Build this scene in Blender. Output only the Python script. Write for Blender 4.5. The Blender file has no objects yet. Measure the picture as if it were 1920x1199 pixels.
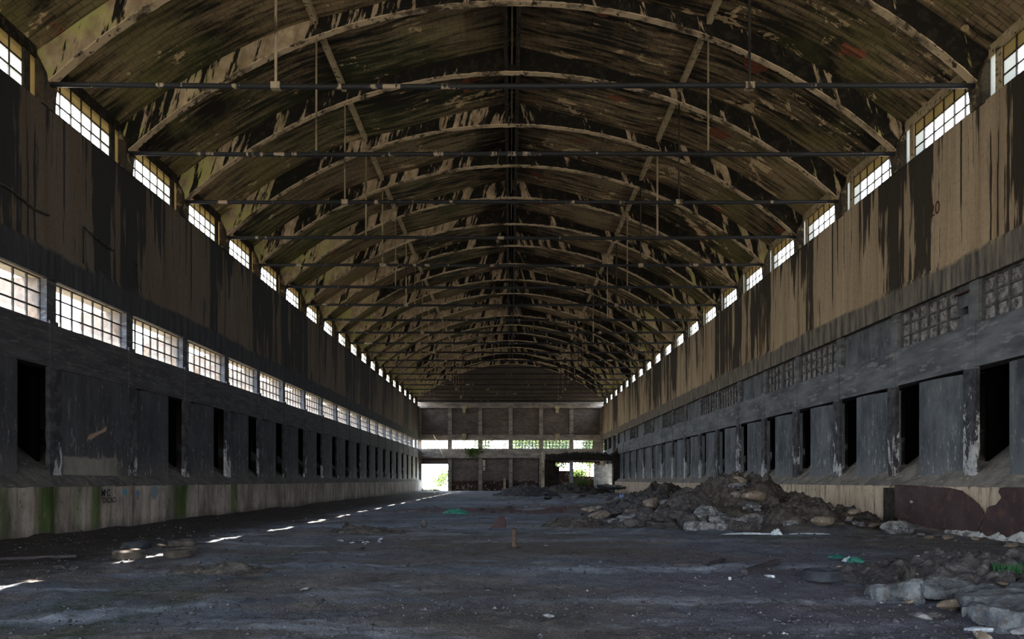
import bpy, bmesh, math, random
import numpy as np
from mathutils import Vector, Matrix, noise as mnoise

random.seed(7)
R = np.random.RandomState(11)
scn = bpy.context.scene
COL = scn.collection

# ------------------------------------------------------------------ camera
F = 1443.0
cam_d = bpy.data.cameras.new('camera'); cam = bpy.data.objects.new('camera', cam_d); COL.objects.link(cam)
cam.location = (-0.08, 0, 1.7); cam.rotation_euler = (math.pi / 2, 0, 0)
cam_d.sensor_width = 36; cam_d.lens = F / 1920 * 36
cam_d.shift_x = (960 - 956.5) / 1920; cam_d.shift_y = (901 - 599.5) / 1920
cam_d.clip_end = 2000
scn.camera = cam

# ------------------------------------------------------------------ world, sun, exposure
scn.view_settings.view_transform = 'Standard'; scn.view_settings.look = 'None'
scn.view_settings.gamma = 1; scn.view_settings.use_curve_mapping = False
scn.view_settings.exposure = 4.6
cy = scn.cycles
cy.max_bounces = 10; cy.diffuse_bounces = 7; cy.glossy_bounces = 3; cy.transmission_bounces = 4
cy.transparent_max_bounces = 16; cy.sample_clamp_indirect = 6; cy.caustics_reflective = False; cy.caustics_refractive = False
cy.use_denoising = True
world = bpy.data.worlds.new('sky'); scn.world = world; world.use_nodes = True
wn = world.node_tree; wn.nodes.clear()
def W(t): return wn.nodes.new(t)
tc = W('ShaderNodeTexCoord'); sx = W('ShaderNodeSeparateXYZ'); rmp = W('ShaderNodeValToRGB'); mr = W('ShaderNodeMapRange')
wn.links.new(tc.outputs['Generated'], sx.inputs[0]); wn.links.new(sx.outputs['Z'], mr.inputs['Value'])
mr.inputs['From Min'].default_value = -1; mr.inputs['From Max'].default_value = 1
wn.links.new(mr.outputs[0], rmp.inputs[0])
e = rmp.color_ramp.elements
e[0].position = 0.0; e[0].color = (.66, .58, .46, 1)         # lower half glows in place of sunlit ground, raised to brighten the roof
e[1].position = 1.0; e[1].color = (.42, .62, 1.0, 1)
for p, c in ((.49, (.62, .56, .46, 1)), (.51, (.95, .98, 1.0, 1)), (.7, (.62, .78, 1.0, 1))):
    q = e.new(p); q.color = c
bg = W('ShaderNodeBackground'); wo = W('ShaderNodeOutputWorld'); bg.inputs[1].default_value = 1.15
wn.links.new(rmp.outputs[0], bg.inputs[0]); wn.links.new(bg.outputs[0], wo.inputs[0])

sun_d = bpy.data.lights.new('sun', 'SUN'); sun = bpy.data.objects.new('sun', sun_d); COL.objects.link(sun)
sun_d.energy = 3.5; sun_d.angle = 0.009; sun_d.color = (1, .93, .82)
sun.rotation_euler = Vector((-.4265, -.08, .903)).to_track_quat('Z', 'Y').to_euler()

def portal(name, loc, rot, sx_, sy_):
    l = bpy.data.lights.new(name, 'AREA'); l.shape = 'RECTANGLE'; l.size = sx_; l.size_y = sy_
    l.cycles.is_portal = True
    o = bpy.data.objects.new(name, l); COL.objects.link(o); o.location = loc; o.rotation_euler = rot
H = math.pi / 2
portal('sky_portal', (-14.85, 53, 14.0), (0, -H, 0), 1.4, 138)
portal('sky_portal', (14.85, 53, 14.0), (0, H, 0), 1.4, 138)
portal('sky_portal', (-15.15, 53, 7.3), (0, -H, 0), 1.5, 138)
portal('sky_portal', (0, 122.6, 7.4), (H, 0, 0) , 29, 1.5)
portal('sky_portal', (-12, 122.6, 2.1), (H, 0, 0), 4.3, 4.3)
portal('sky_portal', (10.5, 122.6, 3.4), (H, 0, 0), 6.5, 2.6)
portal('sky_portal', (0, -15.9, 3.5), (-H, 0, 0), 18, 7)

# ------------------------------------------------------------------ mesh helpers
def obj(name, verts, faces, mat, parent=None, smooth=False, uv=None, **props):
    me = bpy.data.meshes.new(name)
    me.from_pydata([tuple(v) for v in verts], [], [tuple(f) for f in faces])
    if mat: me.materials.append(mat)
    if smooth: me.polygons.foreach_set('use_smooth', [True] * len(me.polygons))
    if uv is not None:
        l = me.uv_layers.new(name='UVMap')
        li = np.zeros(len(me.loops), dtype=np.int32); me.loops.foreach_get('vertex_index', li)
        l.data.foreach_set('uv', np.asarray(uv, dtype=np.float32)[li].ravel())
    me.update()
    o = bpy.data.objects.new(name, me); COL.objects.link(o)
    if parent: o.parent = parent
    for k, v in props.items(): o[k] = v
    return o
def thing(o, label, cat, group=None):
    o['label'] = label; o['category'] = cat
    if group: o['group'] = group
    return o
def empty(name, loc=(0, 0, 0)):
    o = bpy.data.objects.new(name, None); COL.objects.link(o); o.location = loc; o.empty_display_size = .1
    return o
class MB:
    def __init__(s): s.v = []; s.f = []
    def box(s, x0, x1, y0, y1, z0, z1):
        n = len(s.v)
        s.v += [(x, y, z) for x in sorted((x0, x1)) for y in sorted((y0, y1)) for z in sorted((z0, z1))]
        for q in ((0, 1, 3, 2), (4, 6, 7, 5), (0, 4, 5, 1), (2, 3, 7, 6), (0, 2, 6, 4), (1, 5, 7, 3)): s.f.append([n + i for i in q])
        return s
    def add(s, v, f):
        n = len(s.v); s.v += [tuple(p) for p in v]; s.f += [[n + i for i in q] for q in f]; return s
    def tube(s, pts, r, k=8, cap=True):
        pts = [Vector(p) for p in pts]; n0 = len(s.v)
        for i, p in enumerate(pts):
            d = (pts[min(i + 1, len(pts) - 1)] - pts[max(i - 1, 0)]).normalized()
            a = d.cross(Vector((0, 0, 1)));
            if a.length < .05: a = d.cross(Vector((1, 0, 0)))
            a.normalize(); b = d.cross(a)
            rr = r[i] if isinstance(r, (list, tuple)) else r
            for j in range(k):
                t = 2 * math.pi * j / k; s.v.append(tuple(p + a * math.cos(t) * rr + b * math.sin(t) * rr))
        for i in range(len(pts) - 1):
            for j in range(k):
                s.f.append([n0 + i * k + j, n0 + i * k + (j + 1) % k, n0 + (i + 1) * k + (j + 1) % k, n0 + (i + 1) * k + j])
        if cap:
            s.f.append([n0 + j for j in range(k)][::-1]); s.f.append([n0 + (len(pts) - 1) * k + j for j in range(k)])
        return s
    def build(s, name, mat, parent=None, smooth=False, **p): return obj(name, s.v, s.f, mat, parent, smooth, **p)
def fbm(x, y, z=0.0, o=4):
    return mnoise.fractal(Vector((x, y, z)), 1.0, 2.0, o)
# vectorised value noise
_T = np.random.RandomState(5).rand(256, 256)
def vn(x, y):
    xi = np.floor(x).astype(int); yi = np.floor(y).astype(int); fx = x - xi; fy = y - yi
    fx = fx * fx * (3 - 2 * fx); fy = fy * fy * (3 - 2 * fy)
    a = _T[xi % 256, yi % 256]; b = _T[(xi + 1) % 256, yi % 256]; c = _T[xi % 256, (yi + 1) % 256]; d = _T[(xi + 1) % 256, (yi + 1) % 256]
    return (a * (1 - fx) + b * fx) * (1 - fy) + (c * (1 - fx) + d * fx) * fy
def vf(x, y, o=4):
    s = 0; am = .5
    for i in range(o):
        s = s + am * (vn(x * 2 ** i + 17 * i, y * 2 ** i + 31 * i) - .5); am *= .55
    return s

# ------------------------------------------------------------------ materials
class NT:
    def __init__(s, name):
        s.m = bpy.data.materials.new(name); s.m.use_nodes = True; s.t = s.m.node_tree; s.t.nodes.clear()
        s.geo = s.t.nodes.new('ShaderNodeNewGeometry')
    def pos(s): return s.geo.outputs['Position']
    def n(s, t, **k): 
        n = s.t.nodes.new(t)
        for a, b in k.items(): setattr(n, a, b)
        return n
    def put(s, sock, v):
        if hasattr(v, 'is_output') or isinstance(v, bpy.types.NodeSocket): s.t.links.new(v, sock)
        else:
            if isinstance(v, (tuple, list)) and len(v) == 3 and sock.type == 'RGBA': v = (*v, 1)
            sock.default_value = v
    def sc(s, vec, scale, off=(0, 0, 0), rot=(0, 0, 0)):
        m = s.n('ShaderNodeMapping'); s.put(m.inputs[0], vec); m.inputs['Scale'].default_value = scale; m.inputs['Location'].default_value = off
        m.inputs['Rotation'].default_value = rot
        return m.outputs[0]
    def noise(s, vec, scale=1.0, detail=4, rough=.55, dist=0.0):
        m = s.n('ShaderNodeTexNoise'); s.put(m.inputs['Vector'], vec); m.inputs['Scale'].default_value = scale
        m.inputs['Detail'].default_value = detail; m.inputs['Roughness'].default_value = rough; m.inputs['Distortion'].default_value = dist
        return m.outputs['Fac']
    def step(s, v, a, b, lo=0.0, hi=1.0):
        m = s.n('ShaderNodeMapRange'); s.put(m.inputs['Value'], v)
        m.inputs['From Min'].default_value = a; m.inputs['From Max'].default_value = b
        m.inputs['To Min'].default_value = lo; m.inputs['To Max'].default_value = hi; return m.outputs[0]
    def math(s, op, a, b=0.0, c=0.0):
        m = s.n('ShaderNodeMath', operation=op); s.put(m.inputs[0], a); s.put(m.inputs[1], b); s.put(m.inputs[2], c); return m.outputs[0]
    def mul(s, a, b): return s.math('MULTIPLY', a, b)
    def add(s, a, b): return s.math('ADD', a, b)
    def mix(s, f, a, b):
        m = s.n('ShaderNodeMix', data_type='RGBA'); s.put(m.inputs[0], f); s.put(m.inputs[6], a); s.put(m.inputs[7], b); return m.outputs[2]
    def sep(s, v):
        m = s.n('ShaderNodeSeparateXYZ'); s.put(m.inputs[0], v); return m.outputs
    def comb(s, x, y, z):
        m = s.n('ShaderNodeCombineXYZ'); s.put(m.inputs[0], x); s.put(m.inputs[1], y); s.put(m.inputs[2], z); return m.outputs[0]
    def out(s, col, rough=.9, bump=None, bstr=.3, bdist=.05, spec=.25, metal=0.0):
        p = s.n('ShaderNodeBsdfPrincipled'); s.put(p.inputs['Base Color'], col); s.put(p.inputs['Roughness'], rough)
        s.put(p.inputs['Specular IOR Level'], spec); s.put(p.inputs['Metallic'], metal)
        if bump is not None:
            b = s.n('ShaderNodeBump'); b.inputs['Strength'].default_value = bstr; b.inputs['Distance'].default_value = bdist
            s.put(b.inputs['Height'], bump); s.t.links.new(b.outputs[0], p.inputs['Normal'])
        o = s.n('ShaderNodeOutputMaterial'); s.t.links.new(p.outputs[0], o.inputs[0]); return s.m

def m_upper_wall(name, base1, base2, soot, amount, side):
    s = NT(name); P = s.pos(); X = s.sep(P)
    big = s.noise(s.sc(P, (0, .22, .07)), 1, 4, .6)
    board = s.noise(s.sc(P, (0, 1.6, .05), (3, 7, 1)), 1, 3, .6)
    fine = s.noise(s.sc(P, (0, 3.2, .10), (9, 2, 5)), 1, 5, .6, .15)
    edge = s.noise(s.sc(P, (0, 9, .9)), 1, 3, .6)
    base = s.mix(s.step(board, .35, .65), base1, base2)
    base = s.mix(s.mul(s.step(s.noise(P, 9, 4, .7), .45, .75), .45), base, (base1[0] * .5, base1[1] * .48, base1[2] * .45))
    # strength of the soot runs rises towards the sill
    zt = s.step(X[2], 8.8, 13.4, -.025, .025)
    wide = s.step(s.add(s.add(s.mul(big, .55), s.mul(board, .45)), s.add(zt, s.mul(edge, .06))), .545 - amount, .56 - amount)
    thin = s.step(s.add(s.add(fine, zt), s.mul(edge, .05)), .62 - amount * .5, .645 - amount * .5)
    m = s.math('MAXIMUM', wide, thin)
    col = s.mix(s.mul(m, .94), base, soot)
    # the grey cast band above the windows
    g = s.noise(s.sc(P, (0, 2.6, .35), (0, 4, 0)), 1, 5, .7)
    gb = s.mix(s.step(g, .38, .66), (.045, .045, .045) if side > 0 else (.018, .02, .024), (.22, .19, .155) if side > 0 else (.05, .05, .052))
    jag = s.add(X[2], s.mul(s.add(s.noise(s.sc(P, (0, .25, .3)), 1, 5, .7), -.5), .8))
    col = s.mix(s.step(jag, 8.85, 9.0), gb, col)
    lines = s.noise(s.sc(P, (0, .15, 5)), 1, 2, .5)
    return s.out(col, .92, s.add(s.mul(board, .6), s.add(s.mul(lines, .3), s.mul(edge, .25))), .5, .06)
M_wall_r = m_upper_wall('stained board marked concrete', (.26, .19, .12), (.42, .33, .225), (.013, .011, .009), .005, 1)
M_wall_l = m_upper_wall('shade tinted sooty board concrete', (.085, .062, .042), (.115, .095, .075), (.015, .016, .018), .01, -1)  # soot runs plus darker tints that paint in the backlit side's shade

def m_rib():
    s = NT('peeling whitewashed concrete'); P = s.pos(); X = s.sep(P)
    sl = s.add(X[0], s.mul(s.mul(s.math('SIGN', X[0]), .28), X[2]))
    v = s.comb(s.mul(sl, 1.45), s.mul(X[1], .618), s.mul(X[2], .22))
    big = s.noise(s.comb(s.mul(X[0], .13), s.mul(X[1], .9), 0), 1, 2, .5)
    st = s.noise(v, 1.15, 5, .62, .25)
    fr = s.noise(s.comb(s.mul(sl, 6), X[1], s.mul(X[2], 1.3)), 1, 4, .6)
    ax = s.math('ABSOLUTE', X[0])
    bias = s.add(s.step(ax, 0, 11, -.06, .0), s.step(X[0], -1, 2, .015, -.06))
    bias = s.add(bias, s.mul(s.step(s.math('ABSOLUTE', s.add(ax, -7.37)), 0, 1.2, 1, 0), .08))
    bias = s.add(bias, s.mul(s.step(ax, 11.5, 14.2), s.step(X[1], 25, 55, .01, .10)))  # more lime on far springings, painting in the window light there
    bias = s.add(bias, s.step(X[1], 30, 90, 0, .04))
    k = s.add(s.add(st, s.mul(s.add(big, -.5), .55)), s.add(bias, s.mul(s.add(fr, -.5), .3)))
    m = s.step(k, .50, .53)
    tan = s.mix(s.step(s.noise(P, 2.2, 4, .6), .35, .65), (.28, .21, .135), (.50, .39, .265))
    tan = s.mix(s.mul(s.step(s.noise(s.comb(s.mul(sl, 3), X[1], s.mul(X[2], .6)), 1, 4, .7), .45, .6), .5), tan, (.13, .095, .06))
    tan = s.mix(s.mul(s.step(ax, 9.5, 13.5), s.step(s.noise(P, .9, 3), .46, .6)), tan, (.38, .36, .14))  # yellow green tint paints the window glow near the springings
    sc = s.mix(s.step(s.noise(P, 3, 5, .7), .5, .7), (.009, .008, .006), (.035, .028, .02))
    return s.out(s.mix(m, sc, tan), .93, s.add(m, s.mul(fr, .5)), .35, .03)
M_rib = m_rib()
def m_simple(name, c1, c2, sc=3.0, rough=.9, bstr=.3, c3=None, scv=(1, 1, 1), metal=0, t=(.4, .62)):
    s = NT(name); P = s.sc(s.pos(), scv)
    a = s.noise(P, sc, 6, .62); col = s.mix(s.step(a, t[0], t[1]), c1, c2)
    if c3: col = s.mix(s.step(s.noise(P, sc * 2.7, 5, .65), .56, .63), col, c3)
    return s.out(col, rough, s.noise(P, sc * 5, 6, .7), bstr, .04, metal=metal)
M_flange = m_simple('pale rib edge', (.06, .045, .03), (.52, .41, .27), 1.1, c3=(.03, .024, .018), t=(.34, .5))
M_purlin = m_simple('limewashed purlin', (.30, .24, .14), (.42, .34, .22), 2.0, c3=(.04, .035, .02))
M_black = m_simple('soot and shade black concrete', (.008, .007, .006), (.03, .025, .02), 2.5, c3=(.07, .055, .035))

def m_shell():
    s = NT('damp stained roof tiles'); P = s.pos(); X = s.sep(P)
    uv = s.n('ShaderNodeUVMap').outputs[0]; U = s.sep(uv)
    st = s.noise(s.sc(uv, (.42, 3.2, 1)), 1, 6, .65, .3)
    st2 = s.noise(s.sc(uv, (.9, 1.1, 1), (4, 9, 0)), 1, 6, .7, .6)
    br = s.n('ShaderNodeTexBrick'); s.put(br.inputs['Vector'], s.sc(uv, (1, 1, 1)))
    br.inputs['Scale'].default_value = 1.0; br.inputs['Brick Width'].default_value = .55; br.inputs['Row Height'].default_value = .27
    br.inputs['Mortar Size'].default_value = .018; br.inputs['Color1'].default_value = (.25, .25, .25, 1); br.inputs['Color2'].default_value = (.8, .8, .8, 1)
    br.inputs['Mortar'].default_value = (0, 0, 0, 1)
    tile = br.outputs['Color']; tz = s.sep(tile)[0]
    dark = (.012, .010, .007); mid = (.235, .172, .098); tan = (.52, .39, .22)
    bias = s.step(s.noise(s.sc(P, (.1, .14, .1), (2, 1, 0)), 1, 4, .6), .34, .66, -.17, .13)
    col = s.mix(s.step(s.add(s.add(st, bias), s.mul(s.add(tz, -.5), .07)), .38, .60), dark, mid)
    # green algae on the left slope, window glow painted yellow green near the eaves
    gm = s.mul(s.step(X[0], 1.5, -4.5), s.step(s.noise(s.sc(P, (.16, .22, .1)), 1, 3, .6), .4, .6))
    col = s.mix(s.mul(gm, .38), col, s.mix(s.step(st, .35, .6), (.02, .03, .01), (.12, .15, .05)))
    ax = s.math('ABSOLUTE', X[0])
    em = s.mul(s.step(ax, 9, 13), s.step(s.noise(s.sc(P, (.4, .3, .4), (0, 3, 0)), 1, 4, .6), .45, .62))
    col = s.mix(s.mul(em, .6), col, (.16, .15, .05))
    # pale flaked plaster
    fl = s.add(s.add(s.mul(st2, .75), s.mul(st, .3)), s.step(X[0], -5, 4, -.02, .012))
    fm = s.step(s.add(s.add(fl, s.mul(s.noise(uv, 9, 3, .7), .08)), s.step(s.noise(s.sc(uv, (.22, .3, 1), (7, 1, 0)), 1, 3, .5), .35, .68, -.09, .05)), .632, .65)
    col = s.mix(fm, col, tan)
    rd = s.step(s.noise(s.sc(uv, (.35, .45, 1), (11, 3, 0)), 1, 3, .55, .2), .665, .672)
    rib = s.step(s.noise(s.sc(uv, (.5, 22, 1)), 1, 1, .4), .4, .6)
    col = s.mix(rd, col, s.mix(rib, (.09, .03, .018), (.32, .11, .055)))
    col = s.mix(s.mul(s.math('SUBTRACT', 1.0, s.step(tz, 0, .2)), .35), col, (.012, .010, .007))
    return s.out(col, .93, s.add(s.mul(tz, .4), s.add(s.mul(fm, .5), s.mul(rd, -.8))), .5, .04)
M_shell = m_shell()

def m_lower(name, c1, c2, sc3, pal, flake):
    """blackened lower piers and beams: soot, scratches, paler foot"""
    s = NT(name); P = s.pos(); X = s.sep(P)
    a = s.noise(s.sc(P, (1, 1, .45)), 1.2, 6, .65); col = s.mix(s.step(a, .38, .64), c1, c2)
    v = s.noise(s.sc(P, (4, 4, .25)), 1, 5, .7); col = s.mix(s.mul(s.step(v, .5, .72), .5), col, sc3)
    low = s.mul(s.step(s.add(X[2], s.mul(a, 1.6)), 3.6, 2.4), .6); col = s.mix(low, col, pal)
    if pal[0] < .12:
        e1 = s.add(s.mul(a, .5), -.25)
        box_ = s.mul(s.mul(s.step(s.add(X[1], e1), 24.9, 25.0), s.step(s.add(X[1], e1), 28.35, 28.2)), s.step(s.add(X[2], e1), 2.52, 2.45))
        col = s.mix(s.mul(box_, s.step(X[0], 0, -1)), col, s.mix(s.step(a, .4, .6), (.13, .12, .10), (.20, .18, .155)))
        d_ = s.math('ABSOLUTE', s.add(s.add(X[2], -3.35), s.mul(s.add(X[1], -27), -.35)))
        sp = s.mul(s.step(s.add(d_, s.mul(a, .35)), .26, .22), s.mul(s.step(X[1], 26.3, 26.4), s.step(X[1], 27.6, 27.5)))
        col = s.mix(s.mul(sp, s.step(X[0], 0, -1)), col, (.30, .19, .12))
    f = s.noise(s.sc(P, (5, 5, 1.4)), 1.3, 7, .85); col = s.mix(s.step(s.add(f, s.step(X[2], 1.8, 4.5, .02, -.02)), .575, .62), col, flake)
    return s.out(col, .8, s.add(f, s.mul(v, .5)), .35, .04, spec=.3)
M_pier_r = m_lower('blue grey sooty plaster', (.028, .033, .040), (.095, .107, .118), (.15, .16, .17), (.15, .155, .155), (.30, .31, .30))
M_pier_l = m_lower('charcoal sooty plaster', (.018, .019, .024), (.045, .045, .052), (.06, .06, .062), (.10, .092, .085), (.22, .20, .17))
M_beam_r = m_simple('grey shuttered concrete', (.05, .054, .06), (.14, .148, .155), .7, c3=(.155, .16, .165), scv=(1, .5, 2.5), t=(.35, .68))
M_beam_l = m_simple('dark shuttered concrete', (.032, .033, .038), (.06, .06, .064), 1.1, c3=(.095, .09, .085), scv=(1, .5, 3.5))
def m_post():
    s = NT('flaked post plaster'); P = s.pos(); X = s.sep(P)
    a = s.noise(s.sc(P, (1.2, 1.2, .5)), 1.6, 6, .7); b = s.noise(s.sc(P, (.3, .21, .1)), 1, 1)
    k = s.add(s.add(a, s.mul(s.add(b, -.5), .5)), s.add(s.step(X[2], 1.8, 4.6, .13, -.10), s.step(X[0], -1, 1, -.07, .01)))
    col = s.mix(s.step(s.noise(P, 3, 4), .4, .6), (.02, .02, .024), (.055, .055, .06))
    col = s.mix(s.step(k, .555, .58), col, s.mix(s.step(s.noise(P, 5, 4), .4, .6), (.24, .245, .25), (.42, .42, .41)))
    return s.out(col, .85, k, .4, .04)
M_post = m_post()
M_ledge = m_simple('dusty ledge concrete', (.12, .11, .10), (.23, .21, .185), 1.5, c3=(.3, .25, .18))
M_ledge_l = m_simple('dusty shade tinted ledge concrete', (.06, .058, .055), (.12, .11, .10), 1.5, c3=(.16, .15, .13))  # left ledge copy, darkened to put that side's shade into the colour

def m_plinth(name, left):
    s = NT(name); P = s.pos(); X = s.sep(P)
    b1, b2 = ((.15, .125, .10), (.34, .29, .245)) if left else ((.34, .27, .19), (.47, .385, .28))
    a = s.noise(s.sc(P, (1, 1, .4)), 1.1, 5, .6); col = s.mix(s.step(a, .38, .62), b1, b2)
    v = s.noise(s.sc(P, (0, 4.0, .3)), 1, 5, .7); col = s.mix(s.mul(s.step(v, .52, .66), .6), col, (.11, .05, .035))
    v2 = s.noise(s.sc(P, (0, 2.4, .25), (0, 7, 2)), 1, 5, .7); col = s.mix(s.mul(s.step(v2, .56, .64), .75), col, (.05, .045, .04))
    h = s.noise(s.sc(P, (1, 2.8, 1.4)), 1.5, 5, .85); col = s.mix(s.step(h, .61, .635), col, (.02, .015, .012))
    if left:
        m = None
        for y0, w, k in ((23.2, .45, 1.0), (21.0, .5, .7), (26.0, .3, .9), (32.6, .8, 1), (39.0, .45, .9), (20.0, .5, .8), (24.8, .3, .4)):
            g = s.step(s.math('ABSOLUTE', s.add(s.add(X[1], -y0), s.mul(s.add(a, -.5), .8))), w * .55, w * 1.4, k, 0)
            m = g if m is None else s.math('MAXIMUM', m, g)
        m = s.mul(m, s.step(s.noise(s.sc(P, (0, 3, .7)), 1.5, 5, .7), .28, .42))
        col = s.mix(s.mul(m, .95), col, s.mix(s.step(a, .4, .6), (.022, .042, .006), (.06, .095, .015)))
        for y0, z0, r_, c in ((27.9, 1.28, .13, (.05, .22, .32)), (28.9, 1.2, .14, (.10, .14, .24)), (30.2, 1.25, .3, (.13, .17, .19))):
            d = s.math('ADD', s.math('POWER', s.add(X[1], -y0), 2.0), s.mul(s.math('POWER', s.add(X[2], -z0), 2.0), 1.0))
            d = s.add(s.math('SQRT', d), s.mul(s.add(s.noise(P, 6, 3), -.5), .15))
            col = s.mix(s.mul(s.step(d, r_ * .8, r_), .9), col, c) if False else s.mix(s.step(d, r_ * 1.1, r_ * .8), col, c)
    low = s.step(s.add(X[2], s.mul(a, .6)), .7, .35); col = s.mix(s.mul(low, .6), col, (.06, .052, .045))
    return s.out(col, .88, s.add(h, s.mul(v, .6)), .6, .05)
M_plinth_l = m_plinth('mossy graffiti plinth', True)
M_plinth_r = m_plinth('cream rust streaked plinth', False)
_v = NT('painted bin shade'); M_void = _v.out((.003, .003, .003), 1.0, spec=0.0)  # near-black colour stands in for deep shade inside the bins
M_fin = m_simple('outer tan concrete', (.075, .052, .036), (.13, .095, .07), 2.5)
M_soffit = m_simple('tan soffit', (.30, .23, .13), (.45, .35, .22), 1.8, c3=(.16, .15, .06), scv=(1, .4, 1))
M_bar = m_simple('dark window bars', (.02, .018, .016), (.055, .045, .035), 6)
M_bar_grey = m_simple('sooty concrete grid', (.045, .045, .05), (.10, .10, .105), 4)
M_block = m_simple('sooted block pane', (.03, .03, .032), (.26, .25, .24), 4.0, c3=(.03, .03, .03), t=(.35, .6))

def m_glass(name, grime, gc):
    s = NT(name); P = s.pos()
    f = s.step(s.noise(P, 5, 5, .7), .3, .75, grime * .35 if grime < .9 else .985, min(1, grime * 1.6))
    tr = s.n('ShaderNodeBsdfTransparent'); tl = s.n('ShaderNodeBsdfTranslucent'); s.put(tl.inputs[0], gc)
    df = s.n('ShaderNodeBsdfDiffuse'); s.put(df.inputs[0], gc); gl = s.n('ShaderNodeBsdfGlossy'); gl.inputs['Roughness'].default_value = .08
    m0 = s.n('ShaderNodeMixShader'); m0.inputs[0].default_value = .3; s.t.links.new(tl.outputs[0], m0.inputs[1]); s.t.links.new(df.outputs[0], m0.inputs[2])
    m1 = s.n('ShaderNodeMixShader'); s.put(m1.inputs[0], f); s.t.links.new(tr.outputs[0], m1.inputs[1]); s.t.links.new(m0.outputs[0], m1.inputs[2])
    m2 = s.n('ShaderNodeMixShader'); m2.inputs[0].default_value = .05; s.t.links.new(m1.outputs[0], m2.inputs[1]); s.t.links.new(gl.outputs[0], m2.inputs[2])
    o = s.n('ShaderNodeOutputMaterial'); s.t.links.new(m2.outputs[0], o.inputs[0]); return s.m
M_glass = m_glass('dusty pane', .04, (.5, .52, .5))
M_pilaster = m_simple('grimy pilaster concrete', (.02, .017, .014), (.075, .06, .042), 1.2, c3=(.24, .19, .12))
M_glass_tan = m_glass('tan stand-in pane', 1.0, (.12, .096, .05))  # opaque tan stands in for the roof overhang behind the top panes
M_glass_frost = m_glass('frosted grimy pane', 1.0, (.30, .30, .28))

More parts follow.
